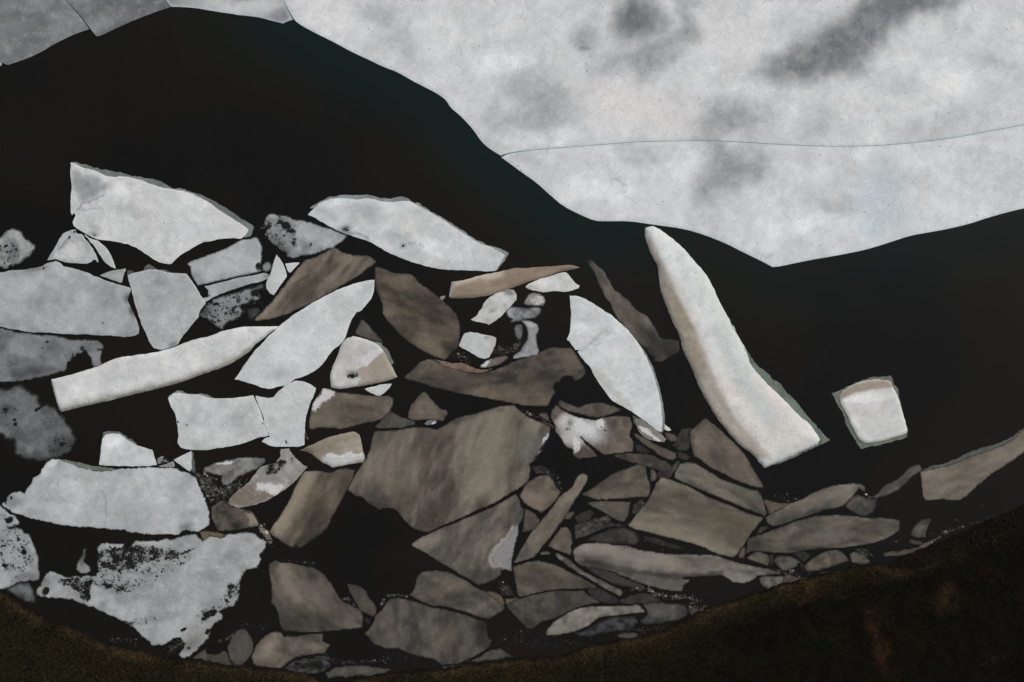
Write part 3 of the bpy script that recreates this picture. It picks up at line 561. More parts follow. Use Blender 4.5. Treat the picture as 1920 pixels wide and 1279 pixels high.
floe('large rotten grey floe riddled with small holes, lowest of the left group',
     "I 1160,610 1200,570 1220,550 1400,540 1560,525 1650,495 1760,480 1810,520 1830,545 K 440,690 520,690 600,680 700,665 800,658 870,665 900,700 960,740 960,790 920,850 900,900 905,960 880,1000 820,1000 780,1020 740,1070 710,1120 730,1170 700,1210 R 530,440 520,510 460,570 400,590 350,610 375,640 370,680 300,720 280,770 260,830 210,900 160,950 90,1010 40,1030 0,1030 Q 1620,1020 1590,1000 1630,960 1660,900 1620,850 1580,860 1500,900 1420,925 1370,920 1330,880 1240,790 1160,745 1080,690 1000,655 920,610 840,575 750,545 660,520 590,500 540,500 430,485 350,485 310,470 330,420 370,350 400,290 450,255 500,260 580,290 650,300 700,290 820,290 I 860,860 880,800 870,700 880,660 870,620 900,570 990,565 1120,570 1122,605 1130,630",
     c=(156, 158, 160), c2=(136, 138, 140), v=.9, vs=36, z=.055, r=2.0, soft=2, rot=5, spk=.9, step=3.0,
     f=[('t', .31, 'P', "I 860,600 1250,560 1750,600 1700,760 1450,900 1250,1010 1000,1020 760,900 500,900 600,840 880,830", 10), ('t', .3, 'P', "R 380,430 560,260 640,300 540,480 460,570 330,620 200,720 120,640 240,560", 8), ('t', .3, 'P', "Q 1100,690 1400,660 1450,700 1250,760", 5), ('t', .62, 'P', "I 880,650 1120,600 1250,570 1500,610 1660,650 1560,720 1420,720 1280,770 1150,830 950,810 880,740", 6), ('t', .5, 'P', "I 1020,640 1120,640 1340,700 1300,790 1140,820 950,800 960,750 1040,720", 4), ('w', .25, 'E', 'I', 1000, 710, 50, 40),
        ('t', .72, 'P', "I 520,905 700,885 830,890 810,960 800,1110 740,1080 680,1000 600,960 560,980", 4), ('w', .5, 'E', 'I', 770, 985, 40, 40), ('t', 1, 'L', "I 832,895 805,970 790,1110", 1.8), ('t', .95, 'E', 'I', 410, 1000, 34, 42, 60), ('t', .55, 'E', 'I', 340, 1020, 40, 30), ('t', .5, 'P', "I 840,900 1060,930 1250,930 1340,900 1200,990 950,1000", 5),
        ('t', .95, 'E', 'Q', 1900, 625, 70, 34, -8), ('t', .8, 'E', 'Q', 1840, 680, 28, 14), ('t', .95, 'E', 'Q', 1650, 775, 38, 14, -30), ('t', .85, 'E', 'Q', 1870, 790, 34, 20, -50), ('t', .6, 'E', 'R', 470, 430, 80, 50, -35), ('t', .9, 'E', 'R', 405, 508, 34, 12, 50), ('t', .85, 'E', 'R', 575, 255, 10, 9), ('t', .6, 'E', 'R', 460, 380, 60, 50), ('t', .6, 'E', 'Q', 1700, 945, 20, 16), ('t', .55, 'E', 'Q', 1180, 715, 60, 14),
        ('g', .5, 'E', 'I', 1340, 830, 60, 30), ('t', .7, 'E', 'I', 1345, 825, 14, 14), ('g', .45, 'E', 'Q', 940, 540, 40, 50), ('g', .3, 'E', 'Q', 1350, 480, 250, 60, 10), ('t', .8, 'L', "I 1800,545 1750,600 1650,660", 1.2), ('f', .4, 'E', 'I', 400, 930, 100, 70), ('p', .5, (118, 116, 110), 'E', 'Q', 1760, 880, 150, 140, -50), ('w', .35, 'E', 'Q', 1500, 300, 300, 160), ('f', .4, 'E', 'R', 60, 930, 110, 60, -40)])
floe('loose ragged chunk of grey ice standing above the hole riddled floe',
     "I 680,800 700,740 735,690 750,625 780,612 775,680 760,730 800,770 820,820 780,845 720,840", c=(140, 143, 146), c2=(110, 112, 115), z=.04, r=1.5, soft=3, f=[('f', .7, 'E', 'I', 755, 690, 30, 70)])

# ------------------------------------------------------------------ silty brown floes
BR = (104, 96, 84); BR2 = (84, 77, 67)
BG = 'silt stained brown floes'
def brown(label, poly, **kw):
    a = dict(c=BR, c2=BR2, v=.9, z=.045, r=.7, spk=.15, group=BG, vs=22, edge=((78, 74, 68), 2.2, .25), mott=.3, soft=1.0); a.update(kw)
    des = lambda c: tuple(.84 * q + .16 * (sum(c) / 3) for q in c)
    a['c'] = des(a['c']); a['c2'] = des(a['c2']) if a.get('c2') else None
    if a.get('c2'): a['c2'] = tuple(q * .9 for q in a['c2'])
    return floe(label, poly, **a)
brown('upper brown leaf shaped slab between the two white floes, tip pointing down left',
      "D 555,580 640,490 740,380 860,230 940,120 1000,50 B 1300,705 1370,690 1470,640 1570,593 E 380,625 460,655 560,662 620,665 680,700 708,722 D 1600,110 1500,180 1380,250 1260,325 1140,390 1050,440 900,510 750,560 640,583",
      st=(-50, 3), c=(112, 102, 89), c2=(84, 76, 66), f=[('p', .6, (132, 122, 108), 'P', "D 555,580 640,500 740,390 820,300 800,350 700,480 640,570", 5), ('p', .5, (60, 54, 48), 'E', 'D', 1050, 280, 160, 40, -50), ('p', .5, (126, 116, 101), 'E', 'D', 1440, 130, 180, 35, -55)])
brown('dark brown leaf shaped slab with smooth ends, left of the small white blocks',
      "F 15,200 40,190 100,210 180,250 260,255 340,260 370,280 420,340 500,400 580,460 650,520 720,580 760,640 780,700 780,800 775,880 760,930 700,980 680,1010 640,1030 580,1020 500,985 400,930 300,860 200,760 130,690 80,620 90,560 60,470 20,390 12,300",
      c=(96, 85, 73), c2=(70, 62, 53), v=1, st=(20, 2.2), f=[('p', .55, (58, 50, 43), 'E', 'F', 380, 560, 330, 40, 18), ('p', .5, (114, 104, 90), 'E', 'F', 240, 330, 160, 60, 20), ('f', .7, 'E', 'F', 740, 960, 90, 70, -40), ('f', .55, 'E', 'F', 30, 480, 40, 120, -15), ('p', .4, (108, 98, 86), 'E', 'F', 500, 900, 200, 60, 40)])
brown('small brown triangle above the half brown white block', "D 1465,680 1500,610 1520,570 1540,570 1600,640 1680,720 1735,790 1680,780 1600,755 1500,725 1470,705", c=(82, 76, 69), c2=(74, 68, 62))
floe('rounded white block with its lower right half brown',
     "D 1240,1100 1250,1030 1300,920 1340,800 1400,740 1450,725 1520,740 1600,765 1680,800 1720,850 1760,920 1800,1000 1848,1090 1780,1120 1650,1150 1500,1180 1400,1190 1300,1200 1250,1180",
     ledge=[("D 1600,758 1690,780 1770,860 1800,930 1808,962 1780,985 1740,930 1650,820", (110, 116, 114))],
     c=(184, 183, 181), c2=(172, 172, 171), z=.12, dome=(.18, 8), vs=20, spk=.8,
     f=[('b', 1, 'P', "D 1480,1025 1600,970 1700,885 1725,850 1770,920 1870,1100 1700,1160 1440,1210 1520,1110", 3), ('g', .95, 'E', 'D', 1450, 1075, 70, 40), ('t', .7, 'E', 'D', 1440, 1080, 40, 20), ('t', .6, 'E', 'D', 1490, 1070, 20, 20), ('w', .7, 'E', 'D', 1600, 900, 120, 60, -35), ('p', .4, (196, 190, 184), 'E', 'D', 1560, 1010, 120, 30, -30)])  # brown tint over the lower right half
floe('small white triangle pointing down, under the half brown block', "L 215,430 300,405 380,390 450,385 420,430 350,488 310,485 260,455", c=(186, 188, 190), c2=(178, 180, 182), z=.08)
brown('brown block with white crust on its upper left corner, right of the bone shape',
      "J 1340,590 1345,500 1360,400 1400,320 1460,232 1530,232 1600,262 1750,280 1900,295 L 440,490 475,520 470,570 430,640 370,690 300,725 200,740 100,770 0,795 J 1600,600 1560,595 1500,600 1450,590 1380,605",
      c=(102, 93, 82), c2=(88, 80, 70), st=(10, 2), f=[('w', 1, 'P', "J 1340,430 1400,310 1450,225 1570,235 1560,290 1480,330 1430,400 1400,440", 5), ('p', .6, (140, 135, 128), 'E', 'J', 1460, 300, 130, 40, -50), ('f', .6, 'E', 'J', 1500, 590, 120, 24), ('w', .5, 'E', 'L', 80, 490, 60, 22)])
floe('beige grey block with a white band along its bottom, left of the biggest brown slab',
     "J 1255,790 1320,755 1400,725 1520,670 1640,640 1750,625 1795,650 1815,720 1830,800 1840,860 1820,895 1700,915 1560,942 1500,915 1430,880 1370,820 1300,802",
     c=(138, 131, 120), c2=(118, 110, 98), v=.9, st=(-8, 4), vs=12, z=.08, dome=(.12, 10),
     f=[('p', .95, (176, 178, 176), 'P', "J 1430,870 1510,822 1700,822 1825,835 1822,895 1700,915 1560,942", 4), ('w', .9, 'L', "J 1510,832 1600,826 1700,832 1800,840", 3), ('f', .5, 'E', 'J', 1300, 780, 60, 30)])
brown('tall brown slab with lighter left flank and notched foot, left of the biggest brown slab',
      "K 975,660 1020,590 1090,500 1130,430 1180,340 1220,240 1270,150 1310,110 1400,105 1520,125 1600,95 1680,85 1755,105 1740,160 1700,260 1640,380 1590,460 1550,520 1520,600 1450,680 1380,730 1300,790 1250,810 1190,805 1120,770 1040,715",
      c=(98, 88, 74), c2=(74, 67, 57), st=(-58, 3), dome=(.1, 12), f=[('p', .8, (136, 127, 113), 'L', "K 1060,610 1150,480 1210,370 1270,260 1330,160", 13), ('f', .8, 'E', 'K', 1225, 785, 22, 40), ('f', .55, 'E', 'K', 1340, 720, 160, 60, -35), ('p', .5, (52, 48, 42), 'E', 'K', 1400, 480, 180, 60, -40), ('f', .4, 'E', 'K', 1420, 550, 130, 80, -30)])
brown('biggest brown slab in the middle, broad and streaked with silt',
      "L 320,800 480,795 640,770 760,775 860,790 930,760 1000,700 1100,665 1240,640 1340,605 1460,580 1550,570 1600,620 1700,690 1800,730 1890,770 1880,840 1830,920 1790,980 1740,1050 1700,1120 M 1700,230 1700,310 1680,400 1620,450 1500,520 1350,610 1180,680 1050,740 920,790 790,855 690,840 620,800 560,740 500,670 440,640 380,640 340,660 280,620 230,590 180,540 120,530 50,475 80,420 120,330 200,220 240,160 270,60 L 285,820",
      c=(108, 101, 89), c2=(78, 71, 62), v=1, st=(-68, 3), vs=30, z=.06,
      f=[('p', .6, (122, 115, 102), 'L', "L 1450,620 1380,800 1330,950 M 1300,250 1270,430", 26), ('p', .55, (124, 116, 104), 'E', 'M', 1300, 430, 90, 60, -40), ('p', .5, (66, 60, 52), 'E', 'M', 760, 150, 60, 220, 12), ('p', .5, (64, 57, 50), 'E', 'M', 560, 520, 150, 60, 30), ('p', .5, (60, 58, 56), 'E', 'M', 260, 500, 150, 90, 40),
         ('p', .5, (64, 62, 58), 'E', 'L', 350, 880, 80, 100), ('f', .4, 'L', "L 930,745 1100,690 1300,640 1440,600", 5), ('w', .7, 'E', 'L', 1850, 880, 30, 60, 40), ('p', .5, (92, 92, 90), 'P', "L 1640,800 1850,880 1700,1100 1650,1150 1600,1000", 8), ('p', .45, (110, 100, 94), 'E', 'L', 1050, 800, 140, 60), ('p', .4, (108, 98, 90), 'E', 'M', 400, 300, 60, 160, 10), ('f', .35, 'L', "M 120,530 230,590 380,640 500,670", 5)])
brown('brown wedge with a bluish white right corner, below the biggest brown slab',
      "M 620,965 700,905 800,857 900,810 1060,750 1180,700 1360,625 1480,565 1570,505 1605,560 1610,620 1645,650 1630,740 1600,780 1600,860 1570,960 1550,1050 1535,1120 1535,1210 S 1530,250 1450,250 1440,290 1380,330 1290,370 1230,380 1150,320 1080,290 1010,245 940,200 830,140 720,70 640,25",
      c=(106, 98, 87), c2=(82, 77, 70), v=.9, st=(-60, 2), z=.055,
      f=[('p', .85, (124, 125, 127), 'P', "M 1360,1060 1440,960 1540,820 1610,770 1610,870 1560,1050 1540,1200 1400,1170", 4), ('p', .75, (150, 144, 138), 'L', "M 1545,800 1480,880 1400,990 1345,1060 1380,1160 1480,1185", 2.6), ('w', .6, 'E', 'M', 830, 905, 90, 50), ('w', .5, 'E', 'M', 920, 1010, 30, 40), ('p', .5, (128, 118, 106), 'E', 'M', 760, 940, 150, 50, -20), ('f', .45, 'E', 'M', 1300, 1240, 250, 70), ('p', .4, (56, 54, 52), 'E', 'M', 1200, 780, 200, 40, -50), ('t', .7, 'E', 'S', 1470, 250, 26, 20), ('f', .5, 'E', 'S', 1280, 350, 160, 40, -20)])
brown('rounded brown stone like piece touching the right end of the wedge',
      "M 1605,520 1650,430 1720,370 1800,340 1860,335 1900,370 O 390,430 440,490 420,530 380,590 330,640 260,680 190,640 120,600 70,540", c=(98, 87, 76), c2=(84, 75, 66), f=[('p', .6, (124, 114, 106), 'E', 'O', 180, 540, 120, 80, 30)])
brown('small dark brown triangle left of the long stick of ice', "M 1650,640 1700,660 1750,690 1790,740 1780,780 1740,830 1680,845 1635,850 1640,760", c=(70, 63, 54), c2=(62, 56, 48))
brown('long pale brown stick of ice lying diagonally, wide in its middle',
      "O 640,325 690,345 680,390 650,440 600,520 540,610 480,720 400,820 330,920 260,1010 200,1080 120,1105 60,1120 10,1130 40,1080 100,980 140,910 200,820 280,730 350,640 410,550 480,490 550,430 570,370 600,340",
      c=(112, 103, 90), c2=(98, 90, 79), st=(-50, 3), z=.075, f=[('p', .85, (66, 66, 66), 'P', "O 150,950 160,1080 20,1135 60,1050 120,940", 3)])
brown('stubby brown nub sticking out of the long diagonal stick', "O 500,670 560,665 565,690 520,740 480,745 462,720", c=(86, 79, 70), z=.05)
brown('brown triangle with a pointed left end, above the smaller matching triangle',
      "O 610,515 700,465 820,390 940,310 1060,265 1140,240 1200,265 1215,350 1245,430 1245,500 1230,540 1100,545 960,555 780,568 740,565 680,540", c=(96, 87, 76), c2=(74, 68, 60), st=(-30, 2))
brown('smaller brown triangle under the pointed brown triangle', "O 680,590 760,575 880,572 1000,575 1075,580 1060,650 1040,720 1010,760 960,755 880,710 780,650 700,610", c=(92, 85, 75), c2=(82, 75, 67), edge=((110, 103, 92), 1.5, .5))
brown('broad smooth brown slab right of centre with a faint diagonal crack',
      "O 1040,795 1100,720 1180,620 1230,560 1260,480 1300,400 1340,350 1400,365 1480,400 1600,440 1720,510 1850,570 U 576,402 620,420 740,475 820,500 925,530 870,600 800,690 770,740 750,780 700,850 650,890 560,880 480,855 380,800 200,745 100,725 0,700 O 1200,855 1110,832",
      c=(114, 106, 92), c2=(92, 85, 73), st=(12, 3), vs=26, z=.055, f=[('p', .6, (80, 73, 61), 'P', "O 1250,540 1500,560 U 100,330 500,470 880,560 700,760 300,660 O 1600,680 1300,600", 14), ('g', .6, 'L', "O 1180,660 1400,720 1600,800 U 300,640 480,700 680,770", 1.1), ('p', .45, (126, 118, 104), 'L', "O 1100,790 1400,820 U 100,650 300,690 500,790", 16)])
brown('rounded brown bar lying against the upper side of the broad smooth slab',
      "U 105,170 120,110 160,50 220,25 280,30 350,70 450,130 560,190 700,240 800,275 870,290 910,350 930,420 955,490 930,518 820,480 700,425 560,365 400,305 240,230 150,205", c=(104, 97, 86), c2=(86, 81, 73), st=(20, 2.5), z=.07, f=[('f', .4, 'E', 'U', 850, 400, 80, 120, 60)])
brown('brown slab with a pointed foot, just below the great curved white floe',
      "N 1595,840 1610,800 1650,765 1730,690 W 400,880 480,945 560,1020 640,1090 700,1150 760,1220 U 790,20 850,120 900,210 918,262 860,262 800,250 700,210 560,140 400,60 340,0 N 1640,1040 1620,980 1600,900",
      c=(98, 88, 77), c2=(80, 74, 66), st=(40, 2), z=.065, f=[('f', .5, 'L', "N 1600,850 1625,1000 1660,1060 U 400,60 560,145", 4), ('f', .4, 'E', 'N', 1690, 740, 60, 40, -40)])
brown('dim sunken wedge of dark ice left of the pointed foot slab', "N 1460,930 1490,860 1530,790 1580,775 1630,785 1590,840 1600,950 1560,985 1490,985", c=(58, 54, 48), c2=(42, 39, 36), v=1, z=.02, soft=4, vs=10, edge=((90, 82, 72), 1.5, .5))
brown('short dark stick of ice leaning between two brown slabs', "N 1370,1225 1420,1150 1470,1090 1500,1070 1510,1090 1480,1150 1430,1230 1390,1235", c=(70, 66, 60), c2=(58, 54, 50), z=.05)
brown('slender brown blade of ice lying above the pointed brown triangle', "N 910,1025 1000,1010 1150,1010 1270,1020 1330,1060 1400,1090 1440,1120 1430,1160 1380,1175 1280,1150 1150,1110 1040,1080 940,1050", c=(80, 74, 65), c2=(62, 57, 51), z=.035)
brown('brown finger of ice slanting down below the rimmed white chip', "N 1085,820 1130,830 1200,870 1300,930 1400,970 1470,1000 1480,1040 1450,1070 1400,1060 1330,1030 1260,980 1180,920 1110,870", c=(92, 82, 70), c2=(80, 72, 62), z=.06)
brown('brown plate with a star shaped splash of white snow at its centre',
      "N 345,690 355,620 400,572 440,610 520,650 640,690 740,710 860,672 1000,675 1060,690 1085,740 1060,850 1095,910 1085,990 950,1010 830,1027 760,980 690,915 615,858 660,925 720,970 775,1040 700,1050 600,1060 540,1020 545,970 520,960 500,965 460,910 430,850 390,810 395,760",
      c=(96, 87, 77), c2=(84, 76, 67), z=.06, r=.9, step=2.6,
      f=[('p', 1, (186, 187, 190), 'E', 'N', 640, 790, 185, 125, 15), ('p', .9, (168, 166, 164), 'E', 'N', 540, 850, 130, 100), ('w', .8, 'E', 'N', 640, 780, 120, 75, 15), ('p', .95, (176, 172, 168), 'E', 'N', 465, 720, 80, 50, -25), ('w', 1, 'E', 'N', 795, 740, 40, 50), ('w', .8, 'E', 'N', 570, 930, 40, 70), ('g', .9, 'E', 'N', 520, 735, 26, 34), ('t', .5, 'E', 'N', 500, 790, 30, 12), ('t', .8, 'L', "N 790,770 850,808", .8), ('w', .5, 'L', "N 545,1000 560,950", 3)])
brown('wavy brown strip of ice above the star splashed plate', "N 415,545 440,530 500,560 600,590 680,560 780,550 860,560 920,585 990,612 940,640 870,662 800,685 720,682 620,662 540,645 460,610 420,580", c=(84, 77, 69), c2=(66, 62, 56), z=.035)
brown('little rounded brown chip beside the right tip of the biggest brown slab', "N 235,660 260,640 310,645 335,680 330,720 290,705 250,680", c=(80, 73, 66), z=.04)
brown('small brown shark fin shaped piece above the biggest brown slab', "L 600,640 620,580 660,520 720,460 755,445 790,490 840,550 880,600 950,625 955,650 920,715 860,712 800,700 720,710 620,715 600,690", c=(98, 89, 78), c2=(88, 80, 70), z=.06)
brown('dull grey brown triangle behind the shark fin piece', "L 290,775 340,730 400,660 440,620 480,650 560,690 640,712 665,724 660,755 560,772 440,785 330,788", c=(82, 77, 70), c2=(70, 66, 61), z=.035)
floe('tiny lump of clear white ice wedged under the shark fin piece', "L 750,740 780,712 850,710 860,730 830,750 770,755", c=(130, 132, 134), c2=(84, 86, 86), z=.05, f=[('w', .9, 'E', 'L', 835, 735, 26, 12, -30)])
brown('long dark brown banana shaped slab with a torn lower right corner',
      "L 555,335 620,270 680,210 740,165 790,155 860,175 920,215 980,235 1050,250 1150,275 1250,285 1350,262 1480,220 N 60,170 150,130 240,100 300,70 370,50 440,60 530,60 580,120 620,180 655,230 665,300 620,340 570,355 540,320 490,310 450,330 430,370 380,380 370,420 390,460 350,510 330,580 240,585 140,585 L 1600,575 1500,550 1380,530 1250,500 1100,480 950,450 820,410 700,370",
      ledge=[("F 560,1030 640,1048 700,1062 800,1062 870,1090 920,1118 1000,1122 1080,1105 1000,1145 950,1150 880,1140 800,1120 700,1115 620,1080", (112, 95, 82))],
      c=(90, 81, 71), c2=(62, 56, 49), v=1, st=(-8, 2), z=.05, r=.9,
      f=[('p', .5, (50, 46, 42), 'E', 'L', 1000, 340, 120, 60, 60), ('f', .5, 'E', 'N', 400, 400, 100, 120, 30), ('f', .35, 'E', 'L', 640, 290, 60, 60), ('p', .6, (102, 92, 80), 'L', "L 1250,470 1500,520 1700,550 1850,560", 14), ('f', .5, 'E', 'L', 1300, 300, 180, 25, -5), ('p', .4, (106, 94, 80), 'E', 'N', 500, 120, 120, 70, 30)])
floe('long beige bar tapering to a point at its right end, above the small white blocks',
     "F 680,468 690,400 705,330 800,320 900,290 1000,260 1120,240 1250,210 1380,200 1500,195 1620,190 1720,178 1800,178 1855,200 1780,220 1700,240 1600,265 1500,300 1400,330 1280,370 1150,420 1050,450 920,470 800,475 700,478",
     c=(136, 123, 108), c2=(120, 107, 94), st=(-12, 4), vs=14, z=.08, dome=(.12, 8), spk=.2, group=BG,
     f=[('p', .85, (164, 155, 144), 'L', "F 740,355 850,322 1000,278 1150,250", 7), ('w', .45, 'L', "F 850,330 1000,285 1120,260", 5), ('p', .9, (146, 154, 150), 'P', "F 672,480 700,340 722,360 712,470", 1.2), ('p', .5, (104, 94, 84), 'L', "F 1500,215 1650,205 1740,210", 3)])
floe('white flake with a pointed right end, under the tip of the tapering beige bar',
     "F 1370,375 1400,345 1480,310 1600,270 1700,245 1730,245 1780,290 1820,340 1858,365 1850,390 1800,410 1740,418 1680,412 1600,410 1540,425 1470,410 1400,395", c=(188, 190, 190), c2=(178, 179, 178), z=.08, vs=14, spk=1.2, f=[('p', .5, (160, 152, 144), 'E', 'F', 1440, 380, 90, 40), ('w', .6, 'E', 'F', 1500, 340, 110, 50)])
floe('crooked white piece with a grey upper end, below the tapering beige bar',
     "F 875,670 920,640 970,570 1000,510 1060,460 1120,410 1200,390 1260,400 1290,440 1285,490 1250,530 1200,580 1150,640 1110,670 1040,715 980,700 920,690", c=(180, 182, 182), c2=(160, 160, 158), z=.08, vs=12, spk=1.2,
     f=[('p', .8, (100, 98, 96), 'P', "F 1100,420 1200,385 1270,395 1300,440 1260,440 1180,430", 3), ('w', .8, 'E', 'F', 1150, 470, 120, 40), ('g', .6, 'E', 'F', 1070, 590, 50, 20, -30)])
floe('small round crusty white lump between the flake and the dim bluish piece', "F 1345,520 1370,480 1390,440 1430,420 1500,428 1540,460 1555,500 1530,545 1480,550 1420,545 1370,540", c=(136, 132, 128), c2=(96, 94, 92), v=1, vs=8, z=.06, soft=3, spk=.8, f=[('w', .65, 'E', 'F', 1470, 490, 80, 60)])
floe('dim bluish saddle shaped piece below the round crusty lump', "F 1190,590 1220,550 1270,545 1320,560 1400,560 1460,550 1510,570 1500,620 1460,655 1380,672 1300,690 1240,700 1225,690 1250,665 1210,650 1195,625", c=(130, 132, 134), c2=(84, 85, 87), v=1, vs=10, z=.04, soft=4, f=[('p', .8, (160, 164, 168), 'E', 'F', 1215, 620, 40, 50)])
floe('bluish white curled piece like a seal, standing on the banana shaped slab', "F 1335,680 1420,683 1480,710 1490,760 1465,820 1470,880 1490,950 1480,990 1400,1000 1300,1015 1240,1030 1260,990 1320,950 1345,900 1385,850 1390,780 1375,730", c=(148, 150, 153), c2=(122, 124, 127), z=.06, vs=12, soft=3, f=[('p', .7, (174, 177, 182), 'E', 'F', 1420, 700, 60, 30), ('f', .5, 'E', 'F', 1350, 880, 40, 60)])
floe('dim mottled lobe of ice left of the seal shaped piece', "F 1265,750 1285,710 1330,700 1350,740 1345,800 1335,850 1300,860 1275,820", c=(104, 106, 110), c2=(70, 72, 74), v=1, vs=6, z=.035, soft=3)
floe('square white block with rounded corners, right of the dark brown leaf slab', "F 770,905 790,850 820,795 870,780 940,795 1000,810 1060,812 1105,835 1100,890 1070,950 1040,1010 1000,1025 950,1010 880,970 800,930", c=(182, 185, 186), c2=(172, 175, 176), z=.1, vs=16, f=[('p', .6, (150, 138, 128), 'E', 'F', 1080, 860, 40, 70), ('g', .8, 'E', 'F', 1020, 830, 26, 16), ('w', .4, 'E', 'F', 1060, 900, 40, 60)])
brown('small brown sausage shaped piece with a crusty white end', "F 950,1080 990,1050 1050,1020 1120,1000 1200,995 1222,1010 1180,1050 1100,1085 1020,1110 960,1105", c=(108, 98, 87), c2=(92, 84, 75), z=.07, f=[('w', 1, 'P', "F 940,1080 1060,1015 1065,1040 1000,1115 950,1115", 3)])
floe('tiny pale shard beside the upper right flank of the dark brown leaf slab', "F 600,470 620,455 648,455 640,480 620,495 605,490", c=(116, 114, 108), z=.04, thick=.12)

# ------------------------------------------------------------------ right hand floes
floe('tall curved white floe with a torn left side, ending in a point at the bottom',
     "G 135,740 200,745 300,785 420,860 540,940 620,1010 700,1100 760,1180 N 1180,90 1235,200 1280,320 1315,440 1340,560 1350,700 1350,760 1345,812 1310,800 1240,750 1150,690 1060,620 980,580 900,530 840,460 790,390 730,300 710,240 660,190 620,140 590,95 622,72 570,80 540,40 G 136,1152 112,1135 128,1100 140,1060 150,950 150,850 140,790",
     ledge=[("G 700,1090 N 1120,0 1190,85 1250,200 1300,320 1345,460 1368,600 1375,700 1372,780 1350,825 1320,790 1330,650 1280,400 1200,200", (124, 133, 131), dict(r=.4))],
     c=(193, 196, 197), c2=(184, 188, 190), vs=40, z=.11, spk=.9, f=[('w', .5, 'E', 'G', 200, 1040, 90, 60), ('p', .55, (160, 158, 150), 'L', "N 760,280 850,400 950,510 1050,590", 8), ('g', .4, 'E', 'G', 480, 1060, 80, 40), ('g', .5, 'L', "N 620,80 700,30 800,0", 2), ('g', .35, 'L', "G 350,1130 450,1090 540,1080", 3), ('h', .12, 'E', 'G', 220, 1060, 120, 70), ('h', -.1, 'L', "N 620,80 700,30", 4)])
floe('small rimmed chip with a bright snow streak, under the point of the tall curved floe', "N 1110,700 1160,700 1240,760 1340,830 1390,880 1370,910 1300,900 1220,880 1160,830 1120,760",
     ledge=[("N 1075,655 1110,675 1180,700 1160,720 1130,770 1100,740", (84, 84, 80))], c=(124, 120, 110), c2=(108, 104, 96), z=.07, vs=10, edge=((110, 118, 112), 2, .7), f=[('w', 1.1, 'P', "N 1145,770 1200,790 1280,850 1335,870 1320,892 1250,875 1170,820", 2)])
floe('tiny bright white splinter right of the point of the tall curved floe', "N 1372,745 1430,800 1400,805 1372,790", c=(186, 184, 178), z=.06, thick=.12)
brown('short brown stub under the tiny bright splinter', "N 1370,812 1440,830 1490,860 1480,905 1420,900 1385,870", c=(84, 76, 66), c2=(70, 64, 56), z=.04)
brown('slim brown tusk of ice with sunken lower end, left of the great curved floe',
      "G 290,425 340,425 390,480 450,530 470,570 500,630 540,690 600,730 660,780 700,830 770,885 820,910 860,970 910,1040 950,1110 985,1130 1050,1132 1125,1140 N 1515,60 1500,110 1420,150 1340,190 1290,180 1260,130 1180,60 G 780,1190 700,1110 640,1040 560,950 510,850 450,750 400,640 360,540 310,470",
      c=(106, 97, 86), c2=(86, 79, 70), st=(55, 2.5), z=.05, r=1.0, f=[('f', .78, 'P', "G 760,1000 900,1040 1130,1130 1140,1250 N 1450,170 1300,210 1180,80 G 800,1150", 12), ('f', .6, 'E', 'G', 310, 430, 40, 30, 40), ('p', .7, (84, 86, 84), 'L', "G 350,430 440,530 470,600", 3), ('f', .9, 'E', 'G', 820, 1230, 60, 50)])
